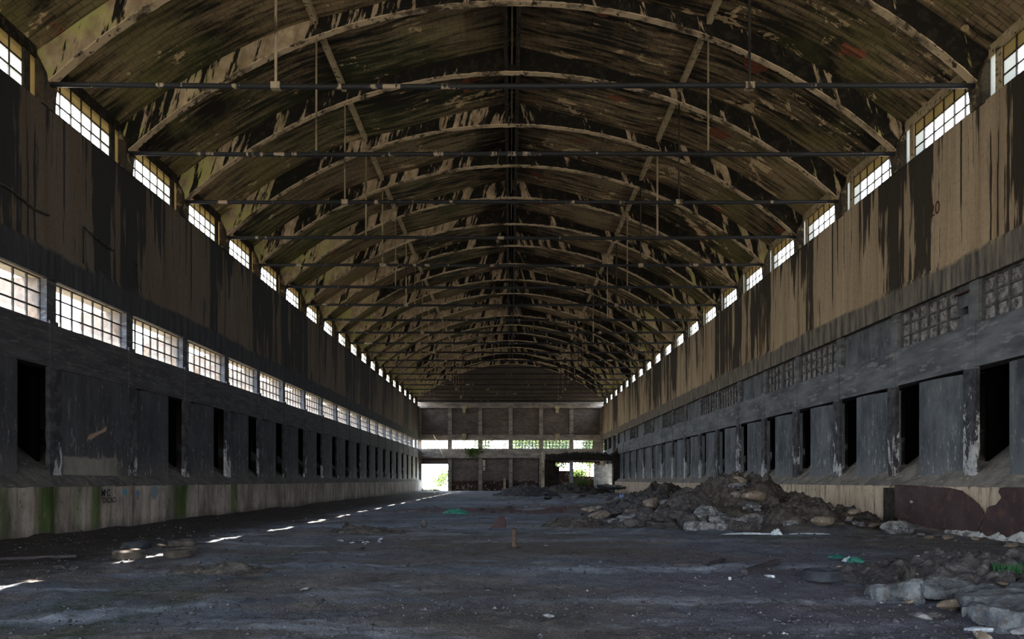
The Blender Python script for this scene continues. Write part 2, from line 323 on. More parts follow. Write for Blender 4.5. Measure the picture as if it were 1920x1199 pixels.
def m_floor():
    s = NT('ash covered ground'); P = s.pos(); X = s.sep(P)
    Q = s.sc(P, (1, 1, 0))
    big = s.noise(s.sc(Q, (.12, .16, 1)), 1, 4, .6, .4)
    med = s.noise(s.sc(Q, (.75, .9, 1), (5, 3, 0)), 1, 8, .72, .6)
    gr = s.noise(Q, 7, 8, .75); gr2 = s.noise(Q, 34, 4, .7)
    cool = s.mix(s.step(med, .35, .65), (.07, .075, .09), (.225, .24, .275))  # ash tinted bluish for the sky light
    warm = s.mix(s.step(med, .35, .65), (.075, .061, .05), (.235, .195, .16))
    wm = s.step(s.add(big, s.mul(s.add(s.noise(s.sc(Q, (.3, .9, 1), (8, 2, 0)), 1, 4, .6), -.5), .7)), .43, .56)
    col = s.mix(s.mul(wm, .8), cool, warm)
    # blue light from the near opening, painted as a violet tinge on right foreground
    vm = s.mul(s.step(X[0], .5, 3.5), s.step(X[1], 22, 14)); col = s.mix(s.mul(vm, .5), col, (.14, .118, .155))
    # earthy band at foot of the left wall
    lm = s.step(s.add(X[0], s.mul(s.add(med, -.5), 3)), -8.0, -9.4); col = s.mix(s.mul(lm, .85), col, s.mix(s.step(gr, .4, .6), (.028, .022, .018), (.075, .06, .048)))
    # red soil windrow zone
    rm = s.mul(s.step(s.math('ABSOLUTE', s.add(s.add(X[1], -43), s.mul(s.add(med, -.5), 6))), 4.6, 3.0), s.step(X[0], -8, -5))
    col = s.mix(s.mul(rm, .85), col, s.mix(s.step(gr, .4, .6), (.06, .026, .02), (.17, .08, .06)))
    bm = s.mul(s.step(s.math('ABSOLUTE', s.add(X[1], -20.3)), 4.0, 1.5), s.mul(s.step(X[0], -6, -3), s.step(X[0], 5, 2)))
    col = s.mix(s.mul(bm, s.step(med, .35, .6, .2, .8)), col, (.11, .08, .055))
    # moss tracks
    a = s.math('ABSOLUTE', s.add(s.add(X[0], 7.3), s.add(s.mul(X[1], -.12), s.mul(s.add(med, -.5), 1.4))))
    mm = s.mul(s.step(a, .55, .2), s.step(X[1], 22, 15)); mm = s.mul(mm, s.step(gr, .4, .55))
    a2 = s.math('ABSOLUTE', s.add(s.add(X[0], 5.9), s.add(s.mul(X[1], -.10), s.mul(s.add(med, -.5), 1.2))))
    mm2 = s.mul(s.step(a2, .45, .15), s.mul(s.step(X[1], 14, 11), s.step(gr, .4, .55)))
    col = s.mix(s.mul(s.math('MAXIMUM', mm, mm2), .8), col, (.055, .075, .025))
    gm = s.math('SQRT', s.add(s.math('POWER', s.mul(s.add(X[0], -7.6), .7), 2.0), s.math('POWER', s.mul(s.add(X[1], -22.2), .8), 2.0)))
    col = s.mix(s.mul(s.step(gm, 1.3, .3), .6), col, (.06, .075, .012))
    # pale mineral bloom in long drifts
    ef = s.noise(s.sc(Q, (.22, .6, 1), (2, 6.6, 0), (0, 0, .12)), 1, 7, .72, .7)
    em = s.mul(s.step(s.add(ef, s.mul(s.add(gr, -.5), .16)), .55, .68), .7)
    def line(y0, sl, w, x0, x1, k):
        d = s.math('ABSOLUTE', s.add(s.add(X[1], -y0), s.add(s.mul(X[0], sl), s.mul(s.add(med, -.5), 1.0))))
        m = s.mul(s.step(d, w, w * .2), s.mul(s.step(X[0], x0 - .6, x0 + .4), s.step(X[0], x1 + .8, x1 - .4)))
        return s.mul(s.mul(m, k), s.step(s.add(s.mul(gr, .6), s.mul(s.noise(s.sc(Q, (.8, 3, 1)), 1, 6, .75), .6)), .5, .68))
    for a_ in (line(14.3, -.12, .9, .3, 5.8, .95), line(10.9, .04, .38, 1.0, 6.2, .9), line(12.0, -.2, .35, -3.5, -1.2, .6), line(21.5, .0, .9, -1.5, 8, .55),
               line(12.9, -.55, .5, -8.6, -4.6, .75), line(28.5, 0, 1.6, -9, 9, .45), line(58, 0, 6, -8, 9, .5)):
        em = s.math('MAXIMUM', em, a_)
    pale = s.mix(s.step(gr2, .4, .6), (.40, .45, .53), (.68, .74, .82))
    col = s.mix(s.mul(em, s.step(X[0], -9.5, -8, 0.1, .9)), col, pale)
    col = s.mix(s.mul(s.step(gr, .54, .66), .7), col, (.028, .025, .028))
    col = s.mix(s.mul(s.step(gr2, .48, .62), .6), col, (.03, .027, .03))
    col = s.mix(s.mul(s.step(s.noise(Q, 16, 4, .8), .68, .72), .55), col, (.32, .31, .30))
    bump = s.add(s.mul(gr, 1.0), s.mul(gr2, .45))
    return s.out(col, .9, bump, 1.0, .09, spec=.2)
M_floor = m_floor()
M_stone = m_simple('grey rubble stone', (.06, .06, .065), (.27, .27, .27), 3.5, bstr=.6, c3=(.33, .33, .33))
M_stone_dark = m_simple('dark clinker', (.028, .025, .026), (.085, .075, .072), 4, bstr=.6, c3=(.13, .12, .12))
M_stone_tan = m_simple('tan rubble stone', (.13, .10, .075), (.27, .21, .155), 3, bstr=.6, c3=(.36, .32, .28))
M_soil = m_simple('dark clumped soil', (.026, .022, .02), (.10, .085, .072), 2.6, bstr=.9, c3=(.14, .11, .09))
M_soil_red = m_simple('red brown soil', (.045, .022, .017), (.12, .062, .045), 3.0, bstr=.9, c3=(.15, .10, .085))
M_rust = m_simple('rusted steel', (.032, .018, .018), (.06, .038, .038), 1.2, .7, .2, c3=(.085, .04, .028), t=(.35, .65))
M_tyre = m_simple('weathered tyre rubber', (.018, .020, .026), (.045, .05, .06), 5, .75, .2)
M_tyre_brown = m_simple('muddy tyre rubber', (.04, .033, .028), (.095, .08, .065), 4, .85, .3)
M_wood = m_simple('rotten timber', (.028, .024, .028), (.07, .06, .062), 3, scv=(1, 1, 6))
M_white = m_simple('chalky white lump', (.26, .28, .31), (.5, .53, .56), 5, c3=(.15, .16, .18))
M_plastic = m_simple('pale plastic sheet', (.45, .52, .54), (.66, .72, .74), 6, .5)
M_green = m_simple('green plastic', (.02, .12, .09), (.06, .26, .19), 6, .45)
M_paint = m_simple('faded red paint', (.05, .018, .012), (.09, .032, .02), 8)
M_ink = m_simple('black spray paint', (.008, .008, .01), (.02, .02, .022), 8)
M_grass = m_simple('grass blades', (.05, .09, .02), (.14, .18, .05), 3)
M_grass_deep = m_simple('deep green grass', (.012, .055, .02), (.03, .10, .035), 3)
M_leaf = m_simple('leaves', (.03, .055, .008), (.085, .12, .022), 1.2)
M_bark = m_simple('bark', (.08, .06, .04), (.16, .12, .08), 3)
M_field = m_simple('dry grass field', (.30, .28, .15), (.50, .45, .28), .8)
M_sheet = m_simple('galvanised wall sheet', (.20, .22, .24), (.38, .41, .44), 1.5, .6)
M_brick_end = None
def m_end():
    s = NT('sooty brick infill'); P = s.pos(); X = s.sep(P)
    br = s.n('ShaderNodeTexBrick'); s.put(br.inputs['Vector'], s.comb(X[0], X[2], 0)); br.inputs['Scale'].default_value = 1
    br.inputs['Brick Width'].default_value = .5; br.inputs['Row Height'].default_value = .25; br.inputs['Mortar Size'].default_value = .03
    br.inputs['Color1'].default_value = (.13, .098, .078, 1); br.inputs['Color2'].default_value = (.21, .165, .135, 1); br.inputs['Mortar'].default_value = (.08, .07, .065, 1)
    d = s.step(s.noise(s.sc(P, (.35, 1, .5)), 1, 5, .65), .35, .68)
    col = s.mix(d, s.mix(.5, br.outputs[0], (.02, .018, .018)), br.outputs[0])
    col = s.mix(s.mul(s.step(X[2], 13, 17), .5), col, (.05, .043, .036))
    return s.out(col, .9, br.outputs['Fac'], .4, -.02)
M_end = m_end()
M_end_low = m_simple('burnt lower panel', (.025, .014, .011), (.06, .034, .024), .8, c3=(.27, .22, .17), t=(.3, .6))
M_end_beam = m_simple('end wall frame concrete', (.13, .115, .10), (.28, .24, .20), 1.0, c3=(.33, .27, .21), scv=(.5, 1, 2))

# ------------------------------------------------------------------ layout numbers (metres)
KS = list(range(-8, 20)); YK = {k: 24.3 + 5 * k for k in KS}
Y0, Y1 = -15.7, 122.2
WX = 14.5
RAD = 21.24; ZS = 13.95; DROP = RAD - 5.72
def rib_bottom(x): return ZS + math.sqrt(RAD ** 2 - min(abs(x), 14.9) ** 2) - DROP
_hx = [0, 3.7, 5.4, 8.3, 11, 13, 14.75]; _hz = [20.8, 19.95, 19.45, 18.7, 17.45, 16.2, 14.95]
def shell_z(x):
    a = abs(x); return float(np.interp(a, _hx, _hz)) if False else _cr(a)
def _cr(a):
    n = len(_hx)
    for i in range(n - 1):
        if a <= _hx[i + 1] or i == n - 2: break
    x0, x1 = _hx[i], _hx[i + 1]; h = x1 - x0; t = (a - x0) / h
    def sl(j):
        if j == 0: return -.23
        if j == n - 1: return (_hz[-1] - _hz[-2]) / (_hx[-1] - _hx[-2])
        return (_hz[j + 1] - _hz[j - 1]) / (_hx[j + 1] - _hx[j - 1])
    m0, m1 = sl(i) * h, sl(i + 1) * h
    return (2 * t**3 - 3 * t**2 + 1) * _hz[i] + (t**3 - 2 * t**2 + t) * m0 + (-2 * t**3 + 3 * t**2) * _hz[i + 1] + (t**3 - t**2) * m1

# ------------------------------------------------------------------ floor
ys = [Y0 - .1]
while ys[-1] < 8: ys.append(ys[-1] + .5)
while ys[-1] < Y1 + .8:
    y = ys[-1]; ys.append(y + max(.05, y * y / (F * 1.7) * 1.7 if y > 8 else .05))
ys = np.array(ys); xs = np.linspace(-15.1, 15.1, 420)
def floor_z_arr(x, y):
    z = .16 * vf(x * .35, y * .35, 4) + .10 * vf(x * 1.7 + 50, y * 1.7, 4) + .06 * vf(x * 6, y * 6 + 9, 3)
    fx, fy = x * 3.1, y * 3.1
    z = z + .05 * np.maximum(0, vn(fx + 40, fy + 11) - .78) * 4 + .05 * np.maximum(0, vf(x * 5 + 7, y * 5, 4) - .12) * 2
    # foot of the left wall: loose spoil
    z = z + .02 * np.clip((-x - 11.5) / 2.5, 0, 1) + .09 * np.maximum(0, vf(x * 2.2, y * 2.2 + 70, 4)) * np.clip((-x - 7.5) / 2, 0, 1) * 2
    # red windrow and the strip beyond
    z = z + np.exp(-((y - 41 + vf(x * .4, y * .1 + 5) * 6) / 1.3) ** 2) * np.clip((x + 7) / 3, 0, 1) * (.16 + .8 * np.maximum(0, vf(x * 1.5, y * 1.5 + 3, 4)))
    # rough spoil in the right half
    rr = np.clip((x - 3) / 4, 0, 1) * np.clip((y - 24) / 4, 0, 1) * np.clip((70 - y) / 15, 0, 1)
    z = z + rr * (.10 + 1.5 * np.maximum(-.08, vf(x * .9 + 3, y * .9 + 8, 5)))
    r2 = np.clip((x + 2) / 4, 0, 1) * np.clip((y - 50) / 12, 0, 1)
    z = z + r2 * 1.0 * np.maximum(-.05, vf(x * .6 + 30, y * .6 + 8, 5))
    return z
def zf(x, y): return float(floor_z_arr(np.array([x], float), np.array([y], float))[0])
XX, YY = np.meshgrid(xs, ys); ZZ = floor_z_arr(XX, YY)
nv = np.stack([XX.ravel(), YY.ravel(), ZZ.ravel()], 1); nx, ny = len(xs), len(ys)
idx = np.arange(nx * ny).reshape(ny, nx)
quads = np.stack([idx[:-1, :-1].ravel(), idx[:-1, 1:].ravel(), idx[1:, 1:].ravel(), idx[1:, :-1].ravel()], 1)
me = bpy.data.meshes.new('floor'); me.vertices.add(len(nv)); me.vertices.foreach_set('co', nv.astype(np.float32).ravel())
me.loops.add(quads.size); me.loops.foreach_set('vertex_index', quads.astype(np.int32).ravel())
me.polygons.add(len(quads)); me.polygons.foreach_set('loop_start', np.arange(0, quads.size, 4, dtype=np.int32))
me.polygons.foreach_set('use_smooth', np.ones(len(quads), bool)); me.update(); me.validate(); me.materials.append(M_floor)
floor = bpy.data.objects.new('floor', me); COL.objects.link(floor); floor['kind'] = 'structure'

# ------------------------------------------------------------------ ceiling: shell panels, ribs, purlins, ridge beams
ceiling = empty('ceiling', (0, 53, 0)); ceiling['kind'] = 'structure'
def cpart(o):
    o.parent = ceiling; o.location = (0, -53, 0); return o
xs_s = np.linspace(0, 14.75, 37)
arc = np.concatenate([[0], np.cumsum([math.hypot(xs_s[i + 1] - xs_s[i], shell_z(xs_s[i + 1]) - shell_z(xs_s[i])) for i in range(36)])])
RY = [YK[k] - .35 for k in KS]
edges = [Y0 - .3] + RY + [Y1 + .5]
for b in range(len(edges) - 1):
    ya, yb = edges[b], edges[b + 1]
    for sgn in (-1, 1):
        v, f, uv = [], [], []
        for j, yy in enumerate((ya, yb)):
            for i, x in enumerate(xs_s):
                for t in (0, .14):
                    v.append((sgn * x, yy, shell_z(x) + t)); uv.append((sgn * arc[i], yy))
        n = 37 * 2
        for i in range(36):
            a, c = i * 2, (i + 1) * 2
            f += [(a, c, n + c, n + a), (a + 1, n + a + 1, n + c + 1, c + 1)]
        f += [(36 * 2, 36 * 2 + 1, n + 36 * 2 + 1, n + 36 * 2)]
        cpart(obj('roof_panel', v, f, M_shell, uv=uv, smooth=False))
# ribs
NR = 150
for q, y in enumerate(RY):
    xr = np.linspace(-14.75, 14.75, NR); v, f = [], []; v2, f2 = [], []
    for i, x in enumerate(xr):
        zb = rib_bottom(x) + .03 * fbm(x * 2.0, y, 1); zt = shell_z(x) + .05
        v += [(x, y - .15, zb), (x, y - .15, zt), (x, y + .15, zt), (x, y + .15, zb)]
        w = .155 + .01 * fbm(x * 3, y, 8); z2 = rib_bottom(x) - .03 + .03 * fbm(x * 4, y, 4)
        z3 = z2 + .045 + .02 * fbm(x * 5, y, 9)
        v2 += [(x, y - w, z2), (x, y - w, z3), (x, y + w, z3), (x, y + w, z2)]
        if i:
            a, b_ = (i - 1) * 4, i * 4
            for c, d in ((0, 1), (1, 2), (2, 3), (3, 0)):
                f.append((a + c, b_ + c, b_ + d, a + d)); f2.append((a + c, b_ + c, b_ + d, a + d))
    r = cpart(obj('rib', v, f, M_rib)); e_ = obj('rib_edge', v2, f2, M_flange, r)
# purlins and ridge beams, one pair per bay
for b in range(len(RY) - 1):
    ya, yb = RY[b] + .15, RY[b + 1] - .15
    for sgn in (-1, 1):
        x = sgn * 7.37; zt = shell_z(7.2) + .1; zb = rib_bottom(7.37) + .42
        cpart(MB().box(x - .1, x + .1, ya, yb, zb, zt).build('purlin', M_purlin))
        cpart(MB().box(sgn * .17, sgn * .34, ya, yb, 19.72, 20.85).build('ridge_beam', M_black))
for sgn in (-1,):
    cpart(MB().tube([(0, Y0, 19.95), (0, Y1, 19.95)], .035, 6).build('ridge_conduit', M_purlin))
# tie rods with hangers
def rod_mat():
    s = NT('bitumen wrapped tie rod'); P = s.pos(); X = s.sep(P)
    a = s.noise(s.comb(s.mul(X[0], 1.0), X[1], 0), 1.2, 5, .65)
    lb = s.noise(s.comb(s.mul(X[0], .2), s.mul(X[1], 3.1), 4), 1, 2, .5)
    k = s.add(a, s.add(s.mul(s.add(lb, -.5), .35), s.step(X[0], -9, 9, .0, -.06)))
    m = s.step(k, .60, .62)
    return s.out(s.mix(m, (.02, .022, .026), (.36, .29, .21)), .6, a, .2, .03)
M_rod = rod_mat()
M_hang = m_simple('limewashed hanger', (.24, .19, .12), (.42, .35, .25), 1.0, c3=(.05, .04, .03), scv=(1, 1, .3))
M_hang_dark = m_simple('dark hanger', (.02, .018, .016), (.06, .05, .04), 1.0)
ORD = ['first', 'second', 'third', 'fourth', 'fifth', 'sixth', 'seventh', 'eighth', 'ninth', 'tenth', 'eleventh', 'twelfth', 'thirteenth', 'fourteenth', 'fifteenth', 'sixteenth', 'seventeenth', 'eighteenth', 'nineteenth', 'twentieth']
for k in KS:
    if k < 0: continue
    y = YK[k] - .35; z = 13.97
    pts = [(x, 0, .02 * math.sin(x * .3 + k) + (.03 * (x / 14.5) ** 2)) for x in np.linspace(-14.62, 14.62, 30)]
    rad = [.078 + .008 * random.random() for _ in pts]
    o = MB().tube(pts, rad, 10).build('tie_rod', M_rod, None, True); o.location = (0, y, z)
    ordn = ORD[k] + ' tie rod seen from the near end'
    thing(o, 'black horizontal tie rod with pale patches, ' + ordn, 'tie rod', 'tie rods across the hall')
    for sgn in (-1, 1):
        zt = rib_bottom(7.37) - z
        MB().tube([(sgn * 7.37, 0, .05), (sgn * 7.37, 0, zt + .02)], .045 if (k % 3 == 0) else .035, 8).build('hanger', M_hang if sgn < 0 or k % 2 else M_hang_dark, o, True)
        MB().box(sgn * 7.37 - .14, sgn * 7.37 + .14, -.1, .1, -.1, .1).build('coupling', M_hang if k % 2 == 0 else M_rod, o)

# ------------------------------------------------------------------ side walls
walls = {}
for side, s_ in (('left', -1), ('right', 1)):
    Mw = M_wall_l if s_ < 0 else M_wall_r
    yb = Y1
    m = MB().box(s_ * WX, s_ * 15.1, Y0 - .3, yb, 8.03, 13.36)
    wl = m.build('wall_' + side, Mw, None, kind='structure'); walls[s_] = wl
    # slightly proud cast band above the low windows, built per bay with uneven lower lip
    for k in KS:
        ya, yb2 = YK[k] + .02, YK[k] + 4.98
        dz = .0
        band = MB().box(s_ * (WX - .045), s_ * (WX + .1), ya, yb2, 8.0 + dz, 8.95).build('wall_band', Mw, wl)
    # beam under the windows
    for k in KS:
        ya, yb2 = YK[k], YK[k] + 5
        if s_ > 0 and k >= 16: continue
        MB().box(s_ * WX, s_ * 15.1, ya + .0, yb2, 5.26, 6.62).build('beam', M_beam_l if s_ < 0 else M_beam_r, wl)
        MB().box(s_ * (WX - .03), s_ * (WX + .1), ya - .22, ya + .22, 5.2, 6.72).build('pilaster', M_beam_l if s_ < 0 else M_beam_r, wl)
    # plinth with sloping ledge rising into the bins
    def plinth(y_a, y_b, mat, mat2, broken=False):
        n = int((y_b - y_a) / .12); v, f = [], []; v2, f2 = [], []
        for i in range(n + 1):
            y = y_a + (y_b - y_a) * i / n
            xf = 14.05 - .03 * fbm(y * 1.3, 2, s_)
            prof = [(xf + .02, -.2), (xf + .02 * fbm(y * 2, 5), .5), (xf, 1.1), (xf + .03 * abs(fbm(y * 3, 9)), 1.49 + .03 * fbm(y * 2.2, 7))]
            v += [(s_ * a, y, z) for a, z in prof]
            z0 = prof[-1][1]
            pr2 = [(prof[-1][0], z0), (14.3, 1.68 + .03 * fbm(y * 2.5, 1)), (14.75, 2.02), (16.6, 3.5)]
            v2 += [(s_ * a, y, z) for a, z in pr2]
            if i:
                a, b_ = (i - 1) * 4, i * 4
                for c in range(3): f.append((a + c, b_ + c, b_ + c + 1, a + c + 1)); f2.append((a + c, b_ + c, b_ + c + 1, a + c + 1))
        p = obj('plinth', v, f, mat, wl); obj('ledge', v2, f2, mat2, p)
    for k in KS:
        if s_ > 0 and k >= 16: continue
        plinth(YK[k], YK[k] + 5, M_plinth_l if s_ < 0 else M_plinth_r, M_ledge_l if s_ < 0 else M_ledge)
    # posts and curved bin fronts
    for k in KS:
        yk = YK[k]
        if s_ > 0 and k >= 16: continue
        # post
        v, f = [], []; zz = np.linspace(1.75, 5.3, 15)
        for i, z in enumerate(zz):
            j = .05 * max(0, fbm(z * 2.2, yk, s_)) * (1.5 if z < 3.2 else .5)
            v += [(s_ * (14.52 + j), yk - .15 + j, z), (s_ * (14.52 + j), yk + .5, z), (s_ * 14.66, yk + .5, z), (s_ * 14.66, yk - .15 + j * 1.5, z)]
            if i:
                a, b_ = (i - 1) * 4, i * 4
                for c in range(4): f.append((a + c, b_ + c, b_ + (c + 1) % 4, a + (c + 1) % 4))
        obj('post', v, f, M_post, wl)
        closed = (s_ < 0 and k in (0,))
        v, f = [], []; N = 22; y_a, y_b = yk + .5, yk + (4.86 if closed else 3.5)
        amp = .04 if closed else (.52 if s_ > 0 else .2)
        prof = []
        for i in range(N + 1):
            t = i / N; y = y_a + (y_b - y_a) * t
            prof.append((14.53 + amp * ((t - .72) / .72) ** 2 + (.12 * max(0, (t - .9) / .1) ** 2 if not closed else 0), y))
        if not closed: prof.append((15.1, y_b + .01))
        hz = 5.18 if s_ > 0 else 5.3
        for i, (a, y) in enumerate(prof):
            # top corners are slightly rounded
            v += [(s_ * a, y, 1.6), (s_ * a, y, 3.4), (s_ * a, y, hz if not (s_ > 0 and i >= len(prof) - 2) else hz - .12), (s_ * 15.3, y, hz)]
            if i:
                c0, c1 = (i - 1) * 4, i * 4
                for c in range(3): f.append((c0 + c, c1 + c, c1 + c + 1, c0 + c + 1))
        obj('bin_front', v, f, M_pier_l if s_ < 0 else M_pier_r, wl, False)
    # dark bins behind
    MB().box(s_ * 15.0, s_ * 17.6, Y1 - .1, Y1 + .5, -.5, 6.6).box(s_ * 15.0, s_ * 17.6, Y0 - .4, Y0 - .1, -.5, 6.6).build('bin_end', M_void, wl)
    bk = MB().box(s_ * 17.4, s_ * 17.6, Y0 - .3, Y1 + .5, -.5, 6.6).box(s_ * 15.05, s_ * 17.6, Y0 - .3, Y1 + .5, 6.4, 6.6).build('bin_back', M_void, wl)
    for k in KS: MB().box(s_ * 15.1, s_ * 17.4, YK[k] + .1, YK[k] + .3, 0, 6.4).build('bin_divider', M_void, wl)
    # outer face of the upper zone: clerestory pilasters
    for k in KS:
        y = YK[k] - .35
        m = MB(); 
        prof = [(14.80, 13.3), (14.42, 13.3), (14.40, 13.75), (14.36, 14.0), (14.40, 14.3), (14.62, 14.75), (14.80, 15.05)]
        v = [(s_ * a, y - .34, z) for a, z in prof] + [(s_ * a, y + .34, z) for a, z in prof]; n = len(prof)
        f = [[i, (i + 1) % n, (i + 1) % n + n, i + n] for i in range(n)] + [list(range(n))[::-1], list(range(n, 2 * n))]
        obj('pilaster', v, f, M_pilaster, wl)
    for b in range(len(edges) - 1):
        MB().box(s_ * 14.60, s_ * 14.75, edges[b] + .34, edges[b + 1] - .34, 14.66, 15.02).build('lintel', M_black if s_ < 0 else M_purlin, wl)

# low window openings: left glazed, right blocked
wleft, wright = walls[-1], walls[1]
for k in KS:
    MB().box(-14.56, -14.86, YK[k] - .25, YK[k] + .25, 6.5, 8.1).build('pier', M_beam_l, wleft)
    if k < 19: MB().box(-14.86, -16.35, YK[k] - .25, YK[k] + .25, 6.62, 8.03).build('outer_fin', M_fin, wleft)
MB().box(-15.1, -15.35, Y0, Y1, 8.031, 8.16).build('sun_block_slab', M_soffit, wleft)  # unseen outer slab, added to keep sun off the low windows
MB().box(-14.52, -15.1, Y0, Y1, 8.02, 8.031).build('soffit', M_soffit, wleft)
wcount = [0]
def grid_window(s_, x, ya, yb, za, zb, cols, rows, barmat, near, pmats, bar=.03, depth=.06, skip=()):
    """a glazed steel grid in a side wall (plane x = const)"""
    wcount[0] += 1
    m = MB(); dy = (yb - ya) / cols; dz = (zb - za) / rows
    for c in range(cols + 1): m.box(x - depth / 2, x + depth / 2, ya + c * dy - bar / 2, ya + c * dy + bar / 2, za, zb)
    for r in range(rows + 1): m.box(x - depth / 2 * .8, x + depth / 2 * .8, ya, yb, za + r * dz - bar / 2, za + r * dz + bar / 2)
    w = m.build('window_%d' % wcount[0], barmat, None, kind='structure')
    if near:
        for c in range(cols):
            for r in range(rows):
                if (c, r) in skip: continue
                t = random.uniform(-.004, .004)
                MB().box(x - .004 + t, x + .004 + t, ya + c * dy + bar / 2, ya + (c + 1) * dy - bar / 2, za + r * dz + bar / 2, za + (r + 1) * dz - bar / 2).build('pane', pmats(c, r), w)
    else:
        groups = {}
        for c in range(cols):
            for r in range(rows):
                groups.setdefault(pmats(c, r), MB()).box(x - .004, x + .004, ya + c * dy, ya + (c + 1) * dy, za + r * dz, za + (r + 1) * dz)
        for mt, g in groups.items(): g.build('glazing', mt, w)
    return w
for k in KS:
    near = -1 <= k <= 3
    rnd = random.Random(k)
    lost = {(rnd.randrange(7), rnd.randrange(3)) for _ in range(3)}
    grid_window(-1, -14.8, YK[k] + .25, YK[k] + 4.75, 6.62, 8.02, 7, 3, M_bar, near, lambda c, r: M_glass, bar=.045, skip=lost)
for s_ in (-1, 1):
    for k in KS:
        near = -1 <= k <= 2
        y = YK[k]
        grid_window(s_, s_ * 14.67, y, y + 3.7, 13.36, 14.68, 6, 3, M_bar, near, lambda c, r: (M_glass_tan if r == 2 else M_glass_frost if c == 5 or (c == 4 and s_ < 0 and r == 1) else M_glass), bar=.045)  # extra left frosted pane added to shorten the sun patches
        MB().box(s_ * 14.6, s_ * 14.75, y + 3.7, y + 3.98, 13.36, 14.7).build('post', M_purlin if s_ > 0 else M_bar, walls[s_])
        MB().box(s_ * 14.66, s_ * 14.67, y + 3.98, y + 4.35, 13.36, 14.7).build('pane', M_glass_tan if s_ < 0 else M_glass_frost, walls[s_])
# right wall low openings
MB().box(14.95, 15.1, Y0, YK[16], 6.5, 8.1).build('infill', M_beam_r, wright)
pat = {-2: 'g', -1: 'g', 0: 'h', 1: 's', 2: 'g', 3: 'd', 4: 's', 5: 'g', 6: 'd', 7: 's', 8: 'g', 9: 'd', 10: 's', 11: 'g', 12: 's', 13: 'g', 14: 's', 15: 's'}
for k in KS:
    if k >= 16: continue
    y = YK[k]; near = -1 <= k <= 3
    MB().box(14.56, 15.0, y - .25, y + .25, 6.5, 8.05).build('pier', M_beam_r, wright)
    t = pat.get(k, 's')
    if t == 's':
        MB().box(14.72, 15.0, y + .25, y + 4.75, 6.6, 8.04).build('solid_infill', M_pier_r, wright); continue
    spans = {'g': [(y + .3, y + 4.7, 7)], 'h': [(y + 1.05, y + 4.7, 6)], 'd': [(y + .3, y + 2.1, 3), (y + 2.5, y + 4.7, 4)]}[t]
    for a, b, c in spans: grid_window(1, 14.74, a, b, 6.66, 7.98, c, 3, M_bar_grey, near, lambda c_, r_: M_block, bar=.07, depth=.16)
    if t == 'h':
        MB().box(14.62, 15.0, y + .25, y + .95, 6.6, 7.05).box(14.62, 15.0, y + .25, y + .95, 7.3, 8.04).box(14.62, 15.0, y + .25, y + .4, 7.0, 7.3).box(14.62, 15., y + .8, y + .95, 7.0, 7.3).build('slotted_infill', M_pier_r, wright)
        MB().box(14.45, 14.7, y + .2, y + .9, 7.72, 7.78).build('iron_bracket', M_rust, wright)
    if t == 'd': MB().box(14.62, 15.0, y + 2.12, y + 2.48, 6.6, 8.04).build('pier', M_pier_r, wright)
# ruined far end of the right wall
for k in (16, 17, 18, 19):
    MB().box(14.5, 14.9, YK[k] - .25, YK[k] + .25, .0, 8.05).build('post', M_post, wright)
MB().box(14.5, 15.1, YK[17] + .2, YK[19], 5.4, 6.3).build('beam', M_beam_r, wright)
MB().box(14.9, 15.1, YK[16] + 3, Y1, 6.3, 8.05).build('infill', M_beam_r, wright)
# front wall behind the viewer, with a wide opening
m = MB().box(-15.1, -9, Y0 - .3, Y0, -.2, 21).box(9, 15.1, Y0 - .3, Y0, -.2, 21).box(-9, 9, Y0 - .3, Y0, 7, 21).build('wall_front', M_end, None, kind='structure')

# ------------------------------------------------------------------ end wall
cx = [-14.5 + 29 / 6 * i for i in range(7)]
m = MB()
m.box(-14.9, 14.9, 122.5, 122.8, 8.07, 14.0)
tv = [(x, 122.5, shell_z(x) + .1) for x in np.linspace(-14.75, 14.75, 60)] ; n = 60
v = [(x, 122.5, 13.9) for x, _, _ in tv] + tv + [(x, 122.8, 13.9) for x, _, _ in tv] + [(x, 122.8, z) for x, _, z in tv]
f = [(i, i + 1, n + i + 1, n + i) for i in range(n - 1)] + [(2 * n + i, 3 * n + i, 3 * n + i + 1, 2 * n + i + 1) for i in range(n - 1)] + [(n + i, n + i + 1, 3 * n + i + 1, 3 * n + i) for i in range(n - 1)]
m.add(v, f)
m.box(-14.9, -14.15, 122.5, 122.8, -.2, 5.3).box(-9.95, -9.6, 122.5, 122.8, -.2, 5.3).box(-14.2, -9.9, 122.5, 122.8, 4.24, 5.3)
wb = m.build('wall_back', M_end, None, kind='structure')
for i in range(7):
    x = cx[i]; w = .3
    MB().box(x - w, x + w, 122.2, 122.85, -.1, 13.3).build('column', M_end_beam, wb)
MB().box(-14.6, 14.6, 121.9, 122.7, 13.15, 14.0).build('beam', M_end_beam, wb)
MB().box(-14.6, 14.6, 121.75, 122.4, 13.88, 14.0).build('cornice', M_sheet, wb)
MB().box(-14.6, 14.6, 122.1, 122.85, 8.07, 8.9).build('beam', M_end_beam, wb)
MB().box(-14.6, 5.0, 121.9, 122.85, 5.26, 6.7).build('beam', M_end_beam, wb)
MB().box(5.0, 14.6, 122.3, 122.85, 5.0, 6.7).build('beam', M_end_beam, wb)
MB().box(-14.6, 5.0, 121.75, 122.0, 5.2, 5.32).build('sill_lip', M_ledge, wb)
for i, (xa, xb) in enumerate(((-9.37, -5.2), (-4.5, -.35), (.3, 4.4))):
    MB().box(xa, xb, 122.45, 122.6, 1.6, 5.3).build('brick_panel', M_end, wb)
    MB().box(xa - .3, xb + .3, 122.6, 122.8, -.1, 5.3).build('low_panel', M_end_low, wb)
MB().box(-4.45, -4.05, 122.0, 122.5, 3.2, 4.9).build('plaster_patch', M_plinth_r, wb)
